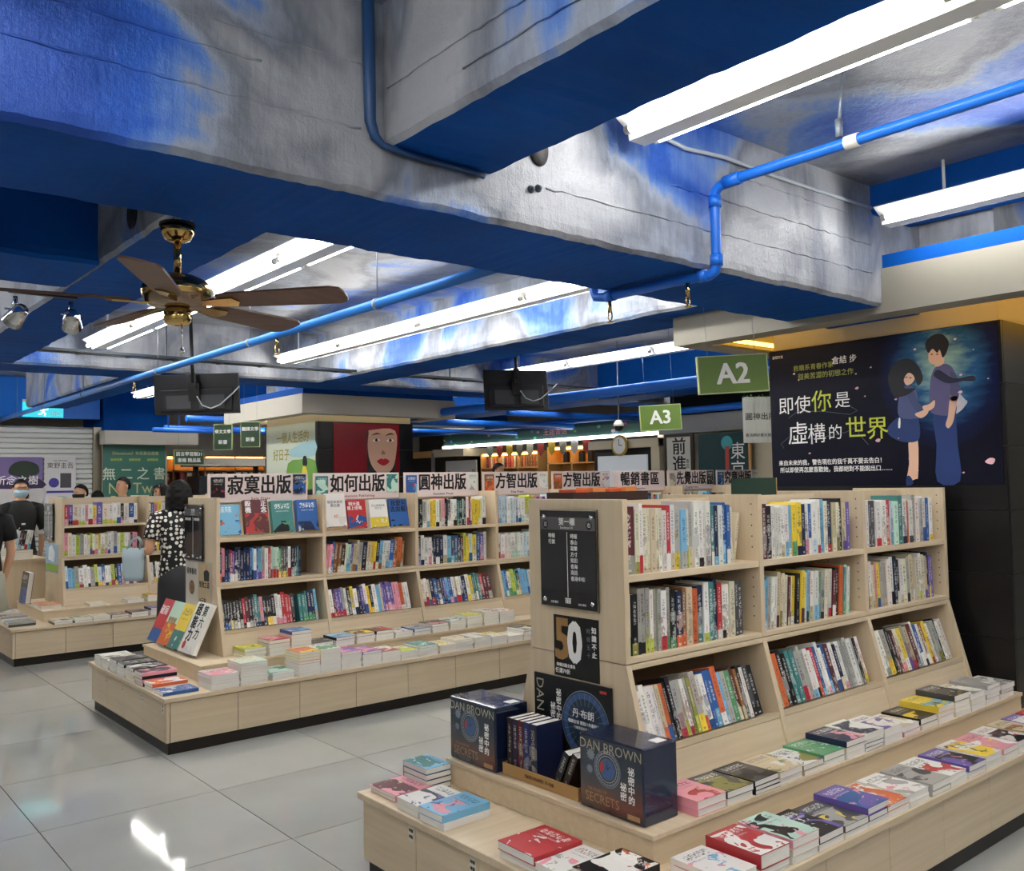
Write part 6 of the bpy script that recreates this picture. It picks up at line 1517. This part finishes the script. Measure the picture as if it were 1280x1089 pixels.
def person(label, loc, rz, H, shirt, legs, style='short', mask=None, glasses=False, arms=((0.24, 0.02, 0.60, 0.24, -0.06, 0.46),)*2, legtype='trousers', sleeve=0.9, head_tilt=0.0, detail=True, group=None):
    o = thing('person', label, 'person', loc, rz, group)
    pts = [((0, 0, 0.53*H), 0.125), ((0, 0, 0.62*H), 0.105), ((0, 0, 0.72*H), 0.125), ((0, 0.005, 0.80*H), 0.085), ((0, 0, 0.845*H), 0.046), ((0, -0.012, 0.872*H), 0.055), ((0, -0.010, 0.905*H), 0.073), ((0, -0.002, 0.942*H), 0.078), ((0, 0.004, 0.975*H), 0.052)]
    ed = [(i, i+1) for i in range(8)]
    for s, A in zip((-1, 1), arms):
        i = len(pts)
        pts += [((s*0.115, 0.005, 0.795*H), 0.06), ((s*0.185, 0.005, 0.785*H), 0.052), ((s*A[0], A[1], A[2]*H), 0.040), ((s*A[3], A[4], A[5]*H), 0.028)]
        ed += [(3, i), (i, i+1), (i+1, i+2), (i+2, i+3)]
        d = Vector(pts[i+3][0])-Vector(pts[i+2][0])
        if detail: hand_pts(pts, ed, i+3, d, s)
    for s in (-1, 1):
        i = len(pts)
        pts += [((s*0.09, 0, 0.48*H), 0.085), ((s*0.095, -0.005, 0.28*H), 0.058), ((s*0.095, 0.015, 0.18*H), 0.052), ((s*0.095, 0.02, 0.05*H), 0.036), ((s*0.10, -0.02, 0.022*H), 0.034), ((s*0.105, -0.12, 0.018*H), 0.028)]
        ed += [(0, i)] + [(i+k, i+k+1) for k in range(5)]
    body = link('body', skin_mesh('body', pts, ed, SKIN, 0, 2), o)
    # shirt
    m = MB(); loft(m, [(0, 0, 0.485*H, 0.165, 0.125), (0, 0, 0.54*H, 0.160, 0.122), (0, 0, 0.62*H, 0.145, 0.112), (0, 0, 0.70*H, 0.172, 0.128), (0, 0.002, 0.76*H, 0.195, 0.125), (0, 0.004, 0.80*H, 0.19, 0.11), (0, 0.004, 0.828*H, 0.135, 0.09), (0, 0.0, 0.846*H, 0.066, 0.064)])
    for s, A in zip((-1, 1), arms):
        p0 = Vector((s*0.11, 0.005, 0.79*H)); p1 = Vector((s*0.185, 0.005, 0.785*H)); p2 = Vector((s*A[0], A[1], A[2]*H)); p3 = Vector((s*A[3], A[4], A[5]*H))
        if sleeve <= 1: m.tube([p0, p1, p1+(p2-p1)*0.4*sleeve, p1+(p2-p1)*sleeve], [0.082, 0.080, 0.074, 0.070], 16)
        else: m.tube([p0, p1, p2, p2+(p3-p2)*0.9], [0.082, 0.078, 0.056, 0.042], 16)
    m.build('shirt', shirt, o)
    m = MB()
    if legtype == 'skirt':
        loft(m, [(0, 0, 0.10*H, 0.20, 0.19), (0, 0, 0.14*H, 0.195, 0.185), (0, 0, 0.30*H, 0.178, 0.165), (0, 0, 0.45*H, 0.172, 0.142), (0, 0, 0.55*H, 0.15, 0.12)])
    else:
        lo = 0.30*H if legtype == 'shorts' else 0.04*H
        loft(m, [(0, 0, 0.455*H, 0.165, 0.12), (0, 0, 0.50*H, 0.168, 0.126), (0, 0, 0.56*H, 0.15, 0.115)])
        for s in (-1, 1):
            if legtype == 'shorts': m.tube([(s*0.088, 0, 0.50*H), (s*0.095, 0, 0.42*H), (s*0.105, 0, lo)], [0.095, 0.10, 0.11], 18)
            else: m.tube([(s*0.085, 0, 0.50*H), (s*0.095, -0.003, 0.28*H), (s*0.095, 0.015, lo)], [0.095, 0.075, 0.06], 18)
    m.build({'skirt': 'skirt', 'shorts': 'shorts'}.get(legtype, 'trousers'), legs, o)
    hd = hairdo(H, style).build('hair', HAIR, o)
    if detail:
        yF = -0.085
        for s in (-1, 1):
            m = MB(); m.lathe([(0, -0.006), (0.011, 0), (0, 0.006)], 12); q = m.build('eye', INK, o, (s*0.030, yF+0.004, 0.932*H))
            m = MB(); m.lathe([(0, -0.028), (0.010, -0.02), (0.014, 0.0), (0.010, 0.022), (0, 0.028)], 10); q = m.build('ear', SKIN, o, (s*0.079, 0.004, 0.918*H))
        m = MB(); m.prism([(yF+0.012, 0.928*H), (yF-0.014, 0.906*H), (yF+0.01, 0.902*H)], 'x', -0.010, 0.010); m.build('nose', SKIN, o)
        if not mask:
            m = MB(); m.lathe([(0, -0.004), (0.02, 0), (0, 0.004)], 12); q = m.build('mouth', mat('lip_tone', '#9A5348', 0.5), o, (0, yF+0.014, 0.885*H)); q.scale = (1, 0.5, 1)
        if mask:
            m = MB(); n = 14; g = []
            for j, (z, r_, yy) in enumerate(((0.862, 0.050, 0.0), (0.880, 0.072, -0.006), (0.900, 0.086, -0.008), (0.916, 0.085, -0.006))):
                g.append([(r_*0.95*math.cos(PI+PI*k/n), r_*1.05*math.sin(PI+PI*k/n)+yy-0.004, z*H) for k in range(n+1)])
            for a, b in zip(g, g[1:]):
                for k in range(n): m.face([a[k], a[k+1], b[k+1], b[k]], 0, None, True)
            m.build('face_mask', mask, o)
        if glasses:
            m = MB()
            for s in (-1, 1):
                rg_ = [(s*0.032+0.024*math.cos(2*PI*k/16), yF-0.008, 0.930*H+0.018*math.sin(2*PI*k/16)) for k in range(17)]
                m.tube(rg_, 0.0022, 6, 0, False); m.tube([(s*0.056, yF-0.008, 0.932*H), (s*0.082, 0.01, 0.93*H)], 0.002, 6)
            m.tube([(-0.008, yF-0.008, 0.932*H), (0.008, yF-0.008, 0.932*H)], 0.0022, 6); m.build('glasses', BLACK, o)
    return o
CLB = mat('black_cotton', '#0B0B0D', 0.7); CLG = mat('charcoal_cloth', '#25262A', 0.75); CLW = mat('white_cotton', '#D8D6D2', 0.7); CLD = mat('slate_denim', '#33465C', 0.7); CLK = mat('khaki_cloth', '#A9A795', 0.75)
MASKB = mat('pale_blue_mask', '#A9C6D8', 0.7); MASKK = mat('black_mask', '#0E0E10', 0.7)
# rz turns the figure's front (-Y at rest); PI faces +Y
wm = person('woman in black dotted blouse and long dark skirt, reading between the islands', (2.83, 7.95, 0), PI-0.12, 1.63, polka(), CLG, 'bob', arms=((0.245, 0.02, 0.615, 0.19, -0.22, 0.65), (0.26, 0.04, 0.62, 0.20, -0.20, 0.62)), legtype='skirt', sleeve=0.62)
wm['label'] = 'woman in black white-dotted blouse and long dark skirt between the islands'
bag = thing('tote_bag', 'pale blue tote bag on the arm of the dotted-blouse woman', 'bag', (2.51, 8.14, 0.76), -0.75)
m = MB(); loft(m, [(0, 0, 0.0, 0.08, 0.03), (0, 0, 0.04, 0.095, 0.035), (0, 0, 0.18, 0.10, 0.03), (0, 0, 0.28, 0.10, 0.02)]); m.build('bag_body', mat('pale_blue_canvas', '#A9BCC4', 0.7), bag)
for yy in (-0.02, 0.02):
    m = MB(); m.tube([(-0.05, yy*0.7, 0.27), (-0.02, yy*0.7, 0.34), (0.04, yy*0.7, 0.375), (0.07, yy*0.7, 0.33), (0.06, yy*0.7, 0.27)], 0.007, 8); m.build('strap', mat('pale_blue_canvas', '#A9BCC4', 0.7), bag)
man = person('man in black shirt with pale blue mask and glasses at the left', (2.35, 11.70, 0), 0.05, 1.70, CLB, CLB, 'short', MASKB, True, arms=((0.25, -0.02, 0.60, 0.26, -0.10, 0.47), (0.27, -0.04, 0.63, 0.36, -0.16, 0.72)), sleeve=0.85)
m = MB(); m.box(-0.02, 0.02, -0.130, -0.126, 1.16, 1.18); m.tube([(-0.10, -0.13, 1.12), (-0.06, -0.135, 1.10), (-0.04, -0.132, 1.13)], 0.004, 6); m.build('badge', WHITE, man)
person('person in black top and pale shorts, cut off by the left picture edge', (1.545, 9.2, 0), PI+0.1, 1.62, CLB, CLK, 'long', arms=((0.24, 0.0, 0.62, 0.20, -0.08, 0.46), (0.24, 0.0, 0.62, 0.2, -0.10, 0.48)), legtype='shorts', sleeve=0.6)
person('young man with black mask and white shirt before the shutter', (3.20, 12.52, 0), -1.05, 1.63, CLW, CLG, 'short', MASKK)
person('reader of whom only black hair shows above the far left bookcase', (3.55, 13.05, 0), PI, 1.54, CLB, CLG, 'short', None)
person('young man in slate shirt looking down before the teal poster', (3.58, 12.05, 0), -1.2, 1.72, CLD, CLG, 'short', None)
person('long-haired woman in profile right of the teal poster', (3.88, 11.55, 0), -1.25, 1.62, CLD, CLG, 'long', None)
person('shopper hidden behind the man in black, hair just showing', (2.62, 13.0, 0), PI, 1.60, CLW, CLG, 'short', None)
person('staff member in dark cap behind the fourth publisher sign', (8.3, 10.3, 0), 0.3, 1.86, CLB, CLB, 'short', None)
person('shopper with dark hair behind the publisher signs, left of staff', (7.9, 10.55, 0), PI, 1.68, CLB, CLB, 'short', None)
